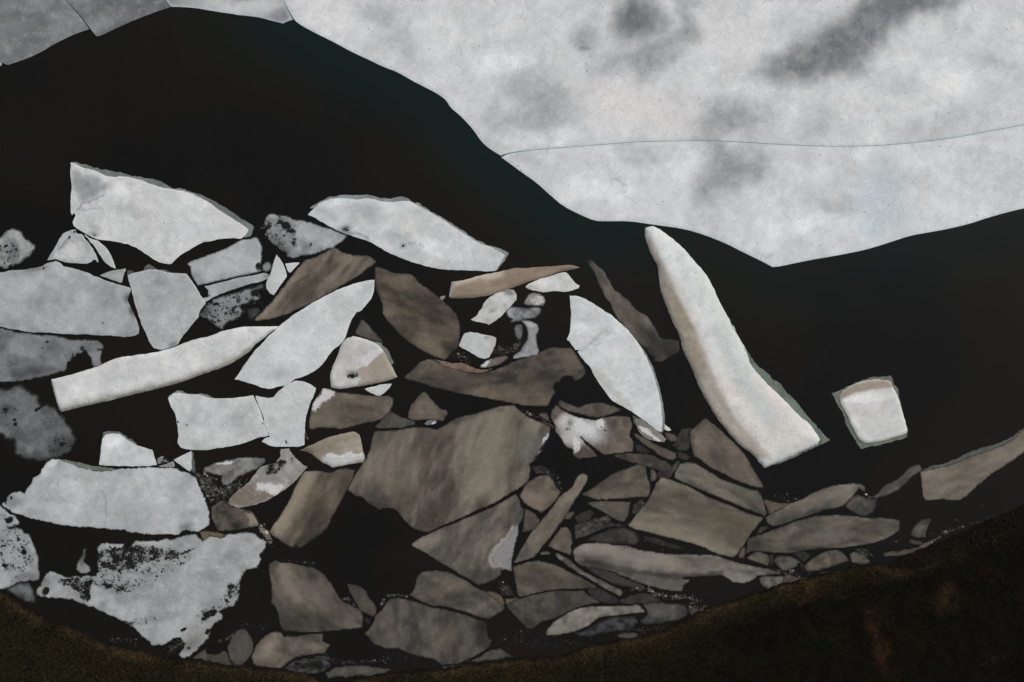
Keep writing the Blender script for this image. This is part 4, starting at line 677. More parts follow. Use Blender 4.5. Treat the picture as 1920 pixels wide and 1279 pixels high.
floe('great curved white floe like a boomerang, with its left flank shaded in beige',
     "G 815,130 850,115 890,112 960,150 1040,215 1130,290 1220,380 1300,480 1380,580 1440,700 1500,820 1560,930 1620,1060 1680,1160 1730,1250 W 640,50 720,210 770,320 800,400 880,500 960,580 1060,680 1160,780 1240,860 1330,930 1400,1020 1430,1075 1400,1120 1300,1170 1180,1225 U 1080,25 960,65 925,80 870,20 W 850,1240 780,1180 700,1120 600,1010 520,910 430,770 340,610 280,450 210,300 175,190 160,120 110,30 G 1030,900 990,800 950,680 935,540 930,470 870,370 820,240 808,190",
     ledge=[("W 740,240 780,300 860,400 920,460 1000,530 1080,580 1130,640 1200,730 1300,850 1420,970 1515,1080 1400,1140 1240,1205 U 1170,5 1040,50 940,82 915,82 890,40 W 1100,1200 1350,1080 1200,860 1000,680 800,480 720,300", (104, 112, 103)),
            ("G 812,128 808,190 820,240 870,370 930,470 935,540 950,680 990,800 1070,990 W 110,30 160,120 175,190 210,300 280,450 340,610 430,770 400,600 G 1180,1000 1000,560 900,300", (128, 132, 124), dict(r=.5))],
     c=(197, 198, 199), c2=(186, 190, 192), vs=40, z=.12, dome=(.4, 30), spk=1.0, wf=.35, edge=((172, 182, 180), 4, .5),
     f=[('p', .85, (152, 143, 130), 'P', "G 850,200 880,240 940,380 1010,530 1060,640 1110,760 1180,880 1230,1000 1300,1120 W 300,90 345,190 385,270 430,430 470,500 560,700 640,850 760,1010 900,1140 990,1250 W 800,1230 600,1040 430,800 300,520 210,330 180,190 110,40 G 1010,880 965,700 945,540 900,430 830,260", 5), ('p', .55, (194, 186, 178), 'P', "W 500,300 700,330 900,500 1200,800 1400,1060 1200,1180 950,1200 700,900 520,560", 16),  # shade of the sloping left flank put into the colour
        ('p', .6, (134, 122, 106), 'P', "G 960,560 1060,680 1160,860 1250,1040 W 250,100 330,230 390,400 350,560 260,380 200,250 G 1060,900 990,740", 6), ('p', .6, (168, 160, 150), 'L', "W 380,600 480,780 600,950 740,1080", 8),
        ('p', .35, (186, 176, 166), 'L', "G 1070,600 1200,850 1330,1080 W 380,220 470,470 620,760 800,980", 8), ('p', .5, (180, 186, 178), 'L', "G 1300,540 1420,780 1540,1050 W 700,300 900,560", 10), ('p', .5, (186, 180, 172), 'L', "W 850,480 1000,620 1200,830 1250,900", 7), ('p', .6, (178, 187, 188), 'L', "W 620,350 760,600 950,850", 14),
        ('h', .10, 'L', "G 980,420 1070,600 1200,850 1330,1080 W 380,220 470,470 620,760 860,1030", 12), ('g', .4, 'L', "G 970,430 1040,380", 1)])
floe('squarish white floe with beige upper edge and green grey wet rim, alone on the right',
     "X 445,690 470,640 540,600 640,560 760,535 850,540 910,550 930,600 970,670 1000,760 1030,870 1050,950 1055,990 1040,1020 960,1050 850,1085 740,1105 670,1105 630,1080 590,1010 530,890 490,810 460,760",
     ledge=[("X 385,660 430,655 500,610 600,565 700,530 800,515 870,508 905,503 930,530 935,570 970,610 990,670 1000,740 1030,860 1055,950 1070,1000 1065,1055 950,1085 800,1125 640,1165 615,1120 570,1030 510,940 480,850 430,760", (104, 110, 100))],
     c=(196, 195, 195), c2=(186, 187, 187), vs=22, z=.12, dome=(.12, 5), spk=.6, wf=.3,
     f=[('p', .95, (142, 129, 118), 'P', "X 440,700 470,640 540,598 640,558 760,530 850,535 915,550 932,605 870,620 800,620 700,630 600,655 520,680 470,705", 3), ('b', .3, 'P', "X 440,700 470,640 540,598 760,530 915,550 932,605 800,620 600,655 470,705", 4), ('p', .45, (178, 170, 164), 'L', "X 560,830 680,845 800,810 860,760", 6), ('w', .6, 'E', 'X', 720, 700, 240, 40, -5), ('g', .2, 'E', 'X', 900, 720, 60, 60)])
brown('broad tan floe running out of the right edge, with a frayed wet upper rim',
      "V 980,495 1060,480 1160,458 1280,435 1400,380 1550,325 1700,270 1800,222 1870,165 1920,118 1990,70 2080,30 2080,250 1990,260 1920,330 1830,390 1750,440 1650,510 1550,590 1450,680 1390,735 1320,765 1250,765 1180,752 1100,762 1030,770 1005,720 990,640 985,560",
      ledge=[("V 1000,492 1120,445 1240,420 1330,380 1450,320 1560,285 1680,250 1780,200 1860,145 1920,98 1960,70 2080,0 2080,100 1900,220 1700,320 1500,380 1300,470", (82, 86, 83), dict(r=1.6))],
      c=(110, 102, 90), c2=(100, 92, 81), v=.6, st=(-20, 3), z=.06)
brown('worm shaped grey brown strip of ice left of the broad tan floe', "V 555,735 610,680 650,640 720,600 790,570 840,520 880,470 930,445 980,440 998,470 990,500 940,530 900,560 870,600 830,620 800,660 740,690 680,720 630,730 590,750", c=(92, 88, 86), c2=(76, 72, 70), z=.05, soft=2)
brown('dark rounded sunken lump at the lower end of the worm shaped strip', "V 305,820 330,770 370,720 420,705 480,730 545,740 600,750 585,820 560,870 500,905 440,900 380,865", c=(72, 68, 62), c2=(54, 52, 49), z=.03, soft=5, f=[('p', .7, (96, 80, 68), 'L', "V 340,790 380,745 480,740", 3)])
brown('greyish brown slab with a curled upper right end, above the long rounded slab',
      "U 935,535 980,500 1060,460 1140,410 1260,360 1400,290 1560,235 1700,220 1800,225 1835,255 1830,300 1780,270 1740,310 1690,370 1640,420 1600,440 1500,450 1400,490 1250,540 1100,590 1000,605 960,580",
      c=(104, 98, 90), c2=(84, 79, 73), st=(-25, 2.5), z=.055, edge=((112, 104, 94), 1.5, .5), f=[('f', .5, 'L', "U 1050,590 1250,530 1500,450", 5), ('f', .5, 'E', 'U', 1770, 270, 50, 40), ('p', .4, (118, 104, 90), 'E', 'U', 1280, 400, 200, 40, -20)])
brown('long rounded brown slab, the largest of those against the right shore',
      "U 755,860 765,800 780,720 880,680 1000,640 1120,595 1260,548 1400,515 1560,505 1700,508 1900,535 V 640,915 720,925 795,940 803,990 795,1030 740,1070 640,1130 540,1155 420,1170 300,1190 U 1500,810 1400,815 1300,820 1200,850 1050,855 940,845 850,830 800,840",
      c=(100, 92, 80), c2=(74, 70, 62), v=1, st=(-5, 2.5), z=.06, f=[('f', .6, 'E', 'U', 1250, 820, 300, 40), ('f', .5, 'E', 'U', 830, 780, 70, 60), ('g', .8, 'E', 'U', 1430, 635, 90, 10, -5), ('f', .45, 'L', "U 780,830 900,840 1000,860", 3), ('p', .4, (60, 57, 52), 'E', 'U', 1480, 660, 180, 70), ('p', .5, (110, 104, 96), 'E', 'V', 250, 1080, 160, 40)])
for lab, p, c_ in [
    ('brown pebble shaped piece tucked under the left end of the long rounded slab', "U 760,895 800,860 860,830 930,850 970,880 980,930 960,970 900,950 820,925", (92, 85, 76)),
    ('dim notched piece in the row along the right shore, right of the pebble shaped one', "U 1005,920 1040,880 1100,872 1180,880 1240,920 1230,960 1180,990 1120,1020 1080,1010 1040,960", (86, 82, 76)),
    ('brown loaf shaped piece in the row along the right shore', "U 1280,960 1350,900 1450,840 1540,820 1620,830 1660,870 1690,920 1600,950 1480,990 1380,1015 1300,1015", (90, 82, 72)),
    ('small oval brown piece at the right end of the shore row', "U 1695,860 1740,835 1800,860 1850,890 1880,930 1830,950 1760,945 1710,930", (84, 78, 70)),
    ('pale rounded cobble of ice at the edge of the grass', "U 875,1060 960,1055 1100,1060 1095,1110 1050,1160 980,1178 920,1165 890,1130", (102, 97, 90)),
    ('little brown foot shaped chip alone in the water near the right shore', "V 895,1070 920,1010 970,950 1010,925 1080,918 1088,935 1060,990 1040,1050 1035,1090 960,1095 910,1085", (80, 74, 64)),
    ('narrow dim scrap of ice below the foot shaped chip', "V 885,1105 930,1120 990,1130 1020,1155 970,1165 900,1145", (66, 61, 57))]:
    brown(lab, p, c=c_, c2=tuple(int(q * .8) for q in c_), soft=2.5, z=.045, thick=.2, vs=10, v=1)

# ------------------------------------------------------------------ lower middle
brown('long wavy grey brown floe with dark layered lower side, right of the short sticks',
      "T 640,170 660,130 730,95 820,85 940,85 1020,105 1150,110 1220,140 1300,150 1450,180 1600,180 1780,190 1920,190 U 560,900 700,935 850,968 960,988 1080,1020 1075,1045 960,1050 860,1055 840,1085 790,1115 720,1125 640,1115 600,1080 540,1055 400,1060 200,1075 265,1078 260,1110 200,1140 190,1190 100,1205 T 1500,520 1380,490 1250,450 1120,390 1000,350 850,320 720,300 660,250",
      c=(118, 111, 103), c2=(98, 92, 86), v=.9, st=(8, 3), z=.06, r=.9, soft=1.5,
      f=[('f', .72, 'P', "T 700,250 850,240 1000,280 1200,330 1400,350 1700,340 U 300,1010 560,1015 560,1070 100,1080 T 1500,410 1300,380 1100,370 900,330 720,300", 5), ('p', .7, (72, 68, 62), 'P', "T 1100,370 1300,400 1540,400 1900,380 1720,450 1640,520 1500,525 1300,470", 5), ('p', .5, (134, 128, 120), 'L', "T 750,130 950,130 1150,200 1500,260", 12), ('p', .5, (132, 122, 112), 'E', 'T', 1500, 270, 120, 60), ('f', .4, 'L', "U 600,1000 800,1010 1050,1030", 4)])
brown('brown wedge with a blunt left side, below the short sticks of ice',
      "T 100,300 200,265 330,240 400,255 480,280 600,335 700,380 800,440 885,490 760,500 620,505 480,512 320,540 200,570 155,575 130,480", c=(94, 86, 75), c2=(78, 72, 63), st=(20, 2))
brown('short knobbly brown stick of ice pointing down right, above the fish shaped floe',
      "T 455,180 500,175 580,210 640,250 690,310 780,360 880,410 1000,470 1080,510 1095,535 1070,570 1020,550 920,500 820,430 700,370 650,330 580,290 520,240", c=(104, 98, 90), c2=(78, 74, 68), v=1, vs=10, z=.08, f=[('f', .5, 'E', 'T', 690, 330, 50, 30, 30)])
brown('tiny pill shaped brown chip above the blunt brown wedge', "T 345,180 370,165 430,165 445,180 420,195 360,193", c=(92, 86, 78), z=.04)
brown('small brown tooth shaped piece under the long diagonal stick', "O 315,980 360,920 400,860 440,810 490,795 530,840 545,900 530,1000 530,1060 460,1035 380,1005", c=(98, 88, 77), c2=(88, 79, 69))
brown('dark olive brown slab with a pale scratch mark, left of the fish shaped floe',
      "T 35,650 120,600 200,575 320,545 450,520 600,515 740,512 800,560 860,600 900,625 800,640 700,665 620,700 540,740 450,780 380,800 330,830 270,865 230,860 180,810 110,740",
      c=(70, 66, 59), c2=(58, 55, 49), z=.04, soft=1.5, f=[('w', .6, 'E', 'T', 385, 640, 50, 16, 15), ('w', .55, 'E', 'T', 265, 840, 26, 18), ('f', .4, 'L', "T 240,590 280,660 380,580", 2)])
brown('pale brown fish shaped floe lying near the grass, rounded head to the lower left',
      "T 395,905 430,830 500,770 600,712 700,668 800,652 900,650 1000,645 1120,652 1200,635 1250,645 1300,710 1240,720 1100,730 1000,745 880,760 840,790 780,840 700,870 610,895 540,910 460,925 410,920", c=(122, 117, 108), c2=(108, 103, 96), z=.07, vs=20, soft=1.5, edge=None)
brown('dim grey tail piece of ice right of the fish shaped floe, touching the grass', "T 1260,640 1350,610 1440,620 1560,625 1650,640 1680,690 1670,740 1600,780 1500,800 1400,810 1300,820 1250,790 1320,735 1305,700", c=(78, 75, 71), c2=(54, 53, 53), v=1, z=.04, soft=4, r=1.4)
brown('ghostly bluish sheet of sunken ice below the fish shaped floe', "T 640,890 720,880 840,820 960,760 1080,745 1200,745 1240,790 1180,870 1080,880 900,900 800,930 700,940", c=(66, 66, 70), c2=(32, 32, 35), v=1, z=.02, soft=6, vs=12, r=1.6, rot=5)
brown('small patch of pale slush touching the grass below the ghostly sheet', "T 1020,910 1100,905 1180,890 1250,900 1240,930 1170,950 1060,945", c=(70, 66, 60), c2=(54, 51, 47), z=.025, soft=1.5, r=1.6)
brown('tan frayed crust between the three lower brown slabs', "S 1300,425 1360,425 1430,455 1470,520 1466,578 1400,525 1330,470", c=(98, 82, 68), c2=(84, 70, 58), z=.03, r=1.2)
brown('thin tan crust running right from the frayed one', "S 1465,495 1530,490 1600,490 1580,510 1480,552", c=(92, 78, 64), z=.028, r=1.2)
brown('blunt ended brown slab above the wide torn one at the bottom',
      "S 610,465 660,400 680,300 720,255 800,240 900,245 1000,270 1120,330 1220,400 1320,440 1400,510 1478,575 1440,620 1380,660 1320,685 1230,665 1120,625 1000,590 920,570 820,560 700,520", c=(92, 85, 75), c2=(74, 69, 63), v=1, st=(15, 1.5), f=[('p', .4, (108, 98, 85), 'E', 'S', 870, 430, 150, 60, -15), ('f', .35, 'E', 'S', 930, 560, 60, 20)])
brown('wide torn grey brown slab at the bottom, its right side fading away',
      "S 205,815 250,765 290,710 300,650 340,610 380,570 410,520 450,495 520,490 620,512 700,538 850,575 1000,605 1120,640 1200,675 1300,705 1315,740 1320,840 1360,870 1340,930 1290,970 1200,1020 1100,1070 1000,1095 900,1095 850,1060 830,1040 740,1025 640,1000 550,970 520,945 400,950 340,920 290,900 240,840",
      c=(84, 78, 69), c2=(62, 58, 54), v=1, st=(-75, 2), z=.05, soft=1.5, f=[('f', .8, 'E', 'S', 1260, 760, 130, 110, -30), ('f', .4, 'E', 'S', 900, 690, 110, 50), ('p', .5, (94, 84, 74), 'E', 'S', 950, 880, 80, 130, 20), ('f', .4, 'E', 'S', 1060, 860, 50, 120, 20)])
brown('slim brown pod shaped piece between the two lower brown slabs', "R 1480,365 1560,365 1620,385 1670,430 1690,490 1740,540 1762,590 1750,640 1720,662 1660,635 1600,590 1560,520 1510,430", c=(74, 69, 61), c2=(64, 60, 54))
brown('brown slab with a light ridge and dark sunken foot, right of the hole riddled floe',
      "R 785,180 840,140 900,165 1000,175 1100,200 1200,215 1270,260 1330,330 1380,410 1430,500 1480,530 1560,570 1620,600 1640,660 1630,760 1560,775 1420,780 1280,800 1200,800 1100,800 1000,790 920,790 880,730 870,640 840,560 810,540 815,440 800,330 785,260",
      c=(94, 86, 76), c2=(76, 70, 62), st=(50, 2), z=.055, edge=((92, 84, 74), 1.5, .4), f=[('p', .7, (120, 112, 102), 'L', "R 920,210 960,350 1040,500", 11), ('f', .6, 'P', "R 860,640 1000,650 1130,610 1350,640 1420,760 1250,810 900,800", 12), ('f', .5, 'E', 'R', 1120, 720, 120, 40), ('f', .5, 'E', 'R', 1420, 760, 50, 25)])
brown('light brown lump with a ragged right end, resting on the shore at the bottom',
      "R 635,1020 650,960 690,890 760,820 840,785 900,800 930,830 1050,830 1200,805 1280,810 1285,870 1350,915 1310,970 1290,1000 1180,1000 1080,1020 1000,1040 900,1130 780,1120 690,1105 650,1080",
      c=(98, 89, 79), c2=(84, 77, 68), z=.06, soft=1.5, r=.9, f=[('p', .8, (128, 118, 108), 'E', 'R', 800, 920, 110, 80, -40), ('f', .5, 'E', 'R', 1100, 850, 160, 50), ('p', .6, (114, 108, 92), 'E', 'R', 1220, 930, 70, 40), ('f', .3, 'E', 'R', 950, 950, 60, 90)])
brown('thin grey brown plate next to the tan mud, left of the light brown lump', "R 410,930 460,840 500,780 570,762 620,820 650,900 640,980 600,1040 550,1095 480,1100 430,1040", c=(72, 70, 64), c2=(64, 62, 57), z=.04)
brown('skin of tan silty slush along the shore, left of the thin grey brown plate', "R 60,1035 120,1010 180,965 215,945 245,985 300,1000 345,985 400,960 420,990 440,1060 480,1100 350,1085 200,1055", c=(80, 73, 65), c2=(64, 59, 54), z=.02, r=1.6, rot=1)
brown('mottled dark sheet of rotten ice on the shore, right of the light brown lump', "R 900,1125 1000,1060 1100,1035 1250,1030 1340,1060 1350,1100 1300,1150 1200,1185 1050,1165", c=(74, 74, 74), c2=(38, 38, 40), v=1, vs=10, z=.03, soft=2, r=1.6, f=[('t', .55, 'E', 'R', 1150, 1100, 160, 50)])
brown('flat grey brown strip of slush ice at the very bottom', "R 1290,1170 1360,1120 1480,1095 1600,1095 1700,1110 1900,1130 1850,1160 1720,1195 1600,1190 1500,1210 1400,1200 1320,1215", c=(76, 73, 66), c2=(66, 63, 58), z=.025, r=1.8, soft=1)
brown('ring shaped film of slush beside the wide torn slab', "S 1100,1070 1200,1040 1240,1030 1300,980 1360,950 1450,950 1500,980 1550,1022 1400,1042 1250,1062", c=(74, 68, 61), c2=(60, 56, 52), z=.022, r=.8, f=[('g', .9, 'E', 'S', 1410, 985, 60, 18, 8)])
brown('dim crescent of sunken ice left of the fading brown slab foot', "O 560,720 620,680 700,650 740,680 700,740 640,770 590,775", c=(52, 51, 49), c2=(42, 41, 40), z=.02, soft=2)
brown('ghostly scratched plate of sunken ice below the dim crescent', "O 550,850 620,800 750,740 860,700 900,740 850,800 750,850 650,900 570,925", c=(60, 58, 56), c2=(36, 36, 35), v=1, vs=6, z=.02, soft=3, spk=1)
brown('faint brown haze of ice sunk below the left tip of the broad smooth slab', "O 640,930 760,870 900,810 1040,815 1120,860 1150,920 1120,970 1000,960 880,965 740,945", c=(66, 60, 52), c2=(44, 41, 38), v=1, z=.02, soft=7)
brown('little teardrop shaped brown chip between the triangle and the broad smooth slab', "O 1240,380 1245,290 1270,285 1305,330 1310,370 1290,395 1255,400", c=(92, 86, 76), z=.05)
brown('tan crust filling the corner right of the rounded brown bar', "U 915,365 980,375 1080,405 1200,395 1150,430 1060,460 975,500 958,470", c=(94, 82, 68), c2=(82, 71, 60), z=.025, r=1)
brown('small triangle of tan silt at the lower corner of the broad smooth slab', "U 690,885 705,845 720,805 756,792 752,862 740,905 700,895", c=(88, 78, 64), z=.02, r=.8)
brown('strip of tan slush between the shore row and the grass', "U 1100,1060 1130,1030 1200,1060 1300,1075 1440,1050 1390,1085 1250,1115 1150,1130 1085,1140", c=(80, 71, 59), c2=(68, 61, 52), z=.02, r=1.4)
brown('tan slush at the right end of the shore row, under the long rounded slab', "U 1730,815 1800,800 1860,830 1920,890 V 440,1200 520,1240 500,1290 380,1300 U 1880,955 1850,890", c=(80, 69, 57), c2=(66, 58, 50), z=.02, r=1.4)

brown('pale tan slush lip at the water line below the foot shaped chip', "V 640,1230 760,1215 860,1200 960,1180 1060,1130 1160,1078 1180,1090 1100,1140 1000,1200 900,1240 780,1262 660,1270", c=(84, 74, 62), c2=(66, 58, 49), z=.02, r=1.4)
brown('curl of tan slush foam at the right end of the slush lip', "V 1165,1062 1200,1045 1260,1035 1310,1015 1330,1020 1290,1045 1220,1062 1180,1072", c=(80, 72, 62), c2=(64, 57, 50), z=.02, r=1.2)
brown('dim brown sliver sunk between the short leaning stick and the teardrop chip', "O 1300,330 1330,300 1400,300 1440,290 1400,350 1330,370", c=(52, 49, 44), c2=(40, 38, 36), z=.02, soft=2)
brown('dim smeared plate of sunken ice just above the fish shaped floe', "T 1080,590 1180,550 1300,530 1370,560 1440,600 1380,625 1260,635 1180,640 1100,640 1060,610", c=(56, 54, 50), c2=(44, 42, 40), v=1, z=.02, soft=2, r=1.4)
brown('dark sunken flank below the short knobbly stick of ice', "T 760,500 900,500 1000,560 1060,600 1040,630 940,630 860,600 800,555", c=(42, 40, 37), c2=(32, 31, 29), z=.018, soft=3)
brown('dark layered ice under the dark side of the long wavy floe', "T 700,260 860,300 1000,350 1120,400 1240,450 1330,500 1200,490 1050,470 900,410 780,330", c=(54, 50, 46), c2=(38, 36, 34), v=1, z=.018, soft=3, st=(20, 3))
brown('grey brown fan of sunken slush left of the broad smooth slab', "O 560,780 640,760 760,720 880,720 900,770 1000,790 1030,800 900,800 760,850 640,880 570,860", c=(54, 52, 50), c2=(38, 37, 36), v=1, z=.016, soft=3, r=1.6)
for lab, p, c_ in [
    ('dim scrap of brown ice wedged above the slender brown blade', "N 1110,930 1180,945 1250,1000 1180,1005 1120,985", (48, 46, 44)),
    ('dull shard of ice in the gap right of the brown finger', "N 1480,990 1540,1000 1600,1040 1560,1070 1500,1060", (50, 47, 43)),
    ('dim angular flake between the biggest brown slab and the rounded stone like piece', "O 190,270 260,250 330,290 300,325 210,330", (46, 44, 41)),
    ('dull angular shard left of the broad smooth slab, beside the smaller triangle', "O 1090,600 1150,590 1190,600 1110,690 1085,680", (50, 47, 42)),
    ('sunken olive sliver along the lower edge of the broad smooth slab', "O 1180,880 1300,905 1450,960 1560,1000 1500,1015 1330,975 1200,925", (42, 39, 34)),
    ('dull wedge of ice filling the notch below the curled greyish slab', "U 855,680 890,610 960,600 980,615 940,640 880,675", (62, 60, 56)),
    ('dim flat shard between the pebble shaped and notched pieces of the shore row', "U 975,870 1005,865 1010,915 1000,955 982,945", (56, 52, 48)),
    ('dark flat shard right of the notched piece in the shore row', "U 1190,850 1290,840 1340,870 1290,930 1250,900", (44, 43, 42)),
    ('pale brown splinter under the right end of the long wavy floe', "U 1000,985 1080,1000 1150,1030 1110,1050 1090,1025 1010,1000", (76, 71, 64)),
    ('dull brown shard touching the grass, right of the fish shaped floe tail', "T 1680,640 1740,660 1790,690 1720,735 1690,710", (66, 60, 54)),
    ('dim slab corner left of the blunt brown wedge', "T 0,480 60,470 100,520 130,570 60,560 0,550", (40, 38, 35)),
    ('dim triangular shard under the slim brown pod', "R 1640,660 1710,680 1700,740 1650,720", (40, 38, 35)),
    ('angular grey scrap between the light brown lump and the flat slush strip', "R 1190,1010 1290,1005 1360,1050 1300,1045 1200,1025", (70, 68, 63)),
    ('dim grey shard left of the ring shaped slush film', "S 900,1105 990,1100 1080,1072 1040,1110 930,1130", (74, 71, 67))]:
    brown(lab, p, c=c_, c2=tuple(int(q * .7) for q in c_), soft=1.2, z=.02, thick=.15, vs=7, v=1, r=1.0)
# small jumbled bits left of centre
floe('frosted grey floe with a bright upper edge, left of the pink frosted one',
     "J 385,960 420,930 500,895 600,880 700,855 820,845 920,850 960,870 950,910 900,940 850,970 780,1000 720,1020 680,1070 600,1110 570,1105 550,1060 560,1020 500,1000 430,990", c=(124, 122, 120), c2=(90, 89, 88), v=1, vs=12, z=.05, r=1.2, soft=3,
     f=[('w', 1, 'P', "J 500,895 600,880 680,870 650,900 600,925 540,915", 3), ('w', .6, 'L', "J 700,880 820,860 920,870", 4), ('f', .5, 'E', 'J', 580, 1030, 50, 40), ('f', .35, 'E', 'J', 680, 960, 90, 20, -30)])
floe('dim smudge of sunken ice below the frosted grey floe', "J 370,1095 400,1040 450,1010 480,1040 470,1080 410,1112", c=(72, 71, 70), c2=(52, 51, 50), v=1, vs=7, z=.02, soft=4, rot=4)
floe('pink frosted floe fading to brown at its lower left, with a dark scorch like stain',
     "J 1090,775 1160,770 1190,820 1230,880 1280,910 1322,940 1290,980 1200,1080 1100,1160 K 1050,320 960,380 880,410 790,430 720,440 650,425 620,400 620,375 680,300 780,230 830,160 880,100 930,60 J 1040,900 1080,850",
     c=(144, 142, 140), c2=(122, 120, 117), vs=14, z=.06, r=.9, spk=1, group='broken ice floes on the dark water',
     f=[('p', 1, (108, 100, 90), 'P', "K 600,400 660,300 780,230 840,190 900,300 1100,250 1050,330 960,390 780,440 640,430", 8), ('w', .9, 'P', "K 850,200 930,230 1080,220 1130,260 1010,335 950,300 880,270", 4), ('p', .8, (176, 166, 164), 'E', 'K', 980, 270, 120, 35, 20), ('t', .6, 'E', 'J', 1040, 930, 110, 60, -30), ('t', .75, 'E', 'J', 1000, 950, 50, 34, -20), ('t', .6, 'E', 'J', 1190, 880, 16, 30)])
brown('small brown heap with pale right face, just below the pink frosted floe',
      "K 455,440 500,400 560,370 620,385 650,425 700,440 780,455 830,475 865,510 890,570 900,605 800,625 700,645 600,655 520,650 480,600 460,520",
      c=(84, 77, 68), c2=(60, 56, 50), v=1, vs=12, z=.05, r=.9, f=[('p', .9, (128, 118, 103), 'P', "K 760,480 830,480 880,560 895,605 800,615 790,540", 4), ('f', .75, 'E', 'K', 680, 600, 70, 60), ('f', .3, 'E', 'K', 620, 480, 60, 60)])
brown('smear of tan mud on the upper edge of the hole riddled floe', "K 350,665 400,645 440,650 540,665 600,680 585,705 550,725 500,715 450,705 420,735 380,735 370,700", c=(96, 85, 66), c2=(86, 74, 56), z=.075, r=1.5, thick=.1)

# ------------------------------------------------------------------ shore, silt and crumbs
SHORE = ("Z -900,600 -200,980 Q 0,430 60,455 180,540 280,590 380,665 480,700 620,750 760,805 880,870 980,910 1150,950 1300,975 1450,1010 1600,1035 1750,1050 1920,1075 "
         "R 480,1105 600,1110 750,1120 850,1145 1000,1160 1150,1175 1230,1210 1280,1240 S 20,1238 200,1190 400,1165 600,1150 800,1130 960,1115 1080,1090 1200,1075 1400,1050 1600,1030 1920,1010 "
         "T 620,1070 720,1030 850,990 1000,970 1150,945 1300,915 1450,870 1600,800 1720,740 1830,680 1900,645 YY 528,416 620,390 720,355 820,325 900,305 1000,285 1080,260 1200,240 1300,230 1340,215 1420,180 1500,150 1600,110 1700,60 1800,20 1920,-30 Z 2200,830 2900,600 2900,2600 -900,2600")
SHORE_SPOTS = [(1235, 500, 40, 80, -15, .8, (78, 54, 34)), (1280, 620, 60, 110, -20, .65, (70, 46, 28)), (1540, 390, 80, 50, -15, .6, (74, 56, 36)), (1780, 640, 80, 40, -20, .45, (62, 44, 28)), (930, 360, 90, 40, 0, .55, (70, 50, 30)),
    (1080, 350, 60, 25, 0, .4, (64, 48, 36)), (1330, 260, 90, 22, 15, .6, (72, 48, 28)), (240, 620, 100, 90, 0, .5, (50, 34, 18)), (560, 660, 60, 30, 0, .5, (52, 36, 20)), (620, 450, 60, 40, 0, .35, (56, 40, 26)),
    (1700, 140, 200, 30, -22, .4, (48, 36, 26)), (1000, 600, 160, 60, 0, .35, (22, 34, 14)), (1500, 640, 160, 90, 0, .3, (24, 18, 14)), (-500, 300, 260, 40, -6, .4, (74, 62, 44)), (100, 480, 120, 30, -20, .4, (58, 50, 22)),
    (-2000, 560, 300, 60, 20, .35, (48, 40, 14)), (1420, 560, 60, 60, 0, .3, (40, 30, 22)), (1900, 400, 60, 40, 0, .4, (44, 32, 22))]
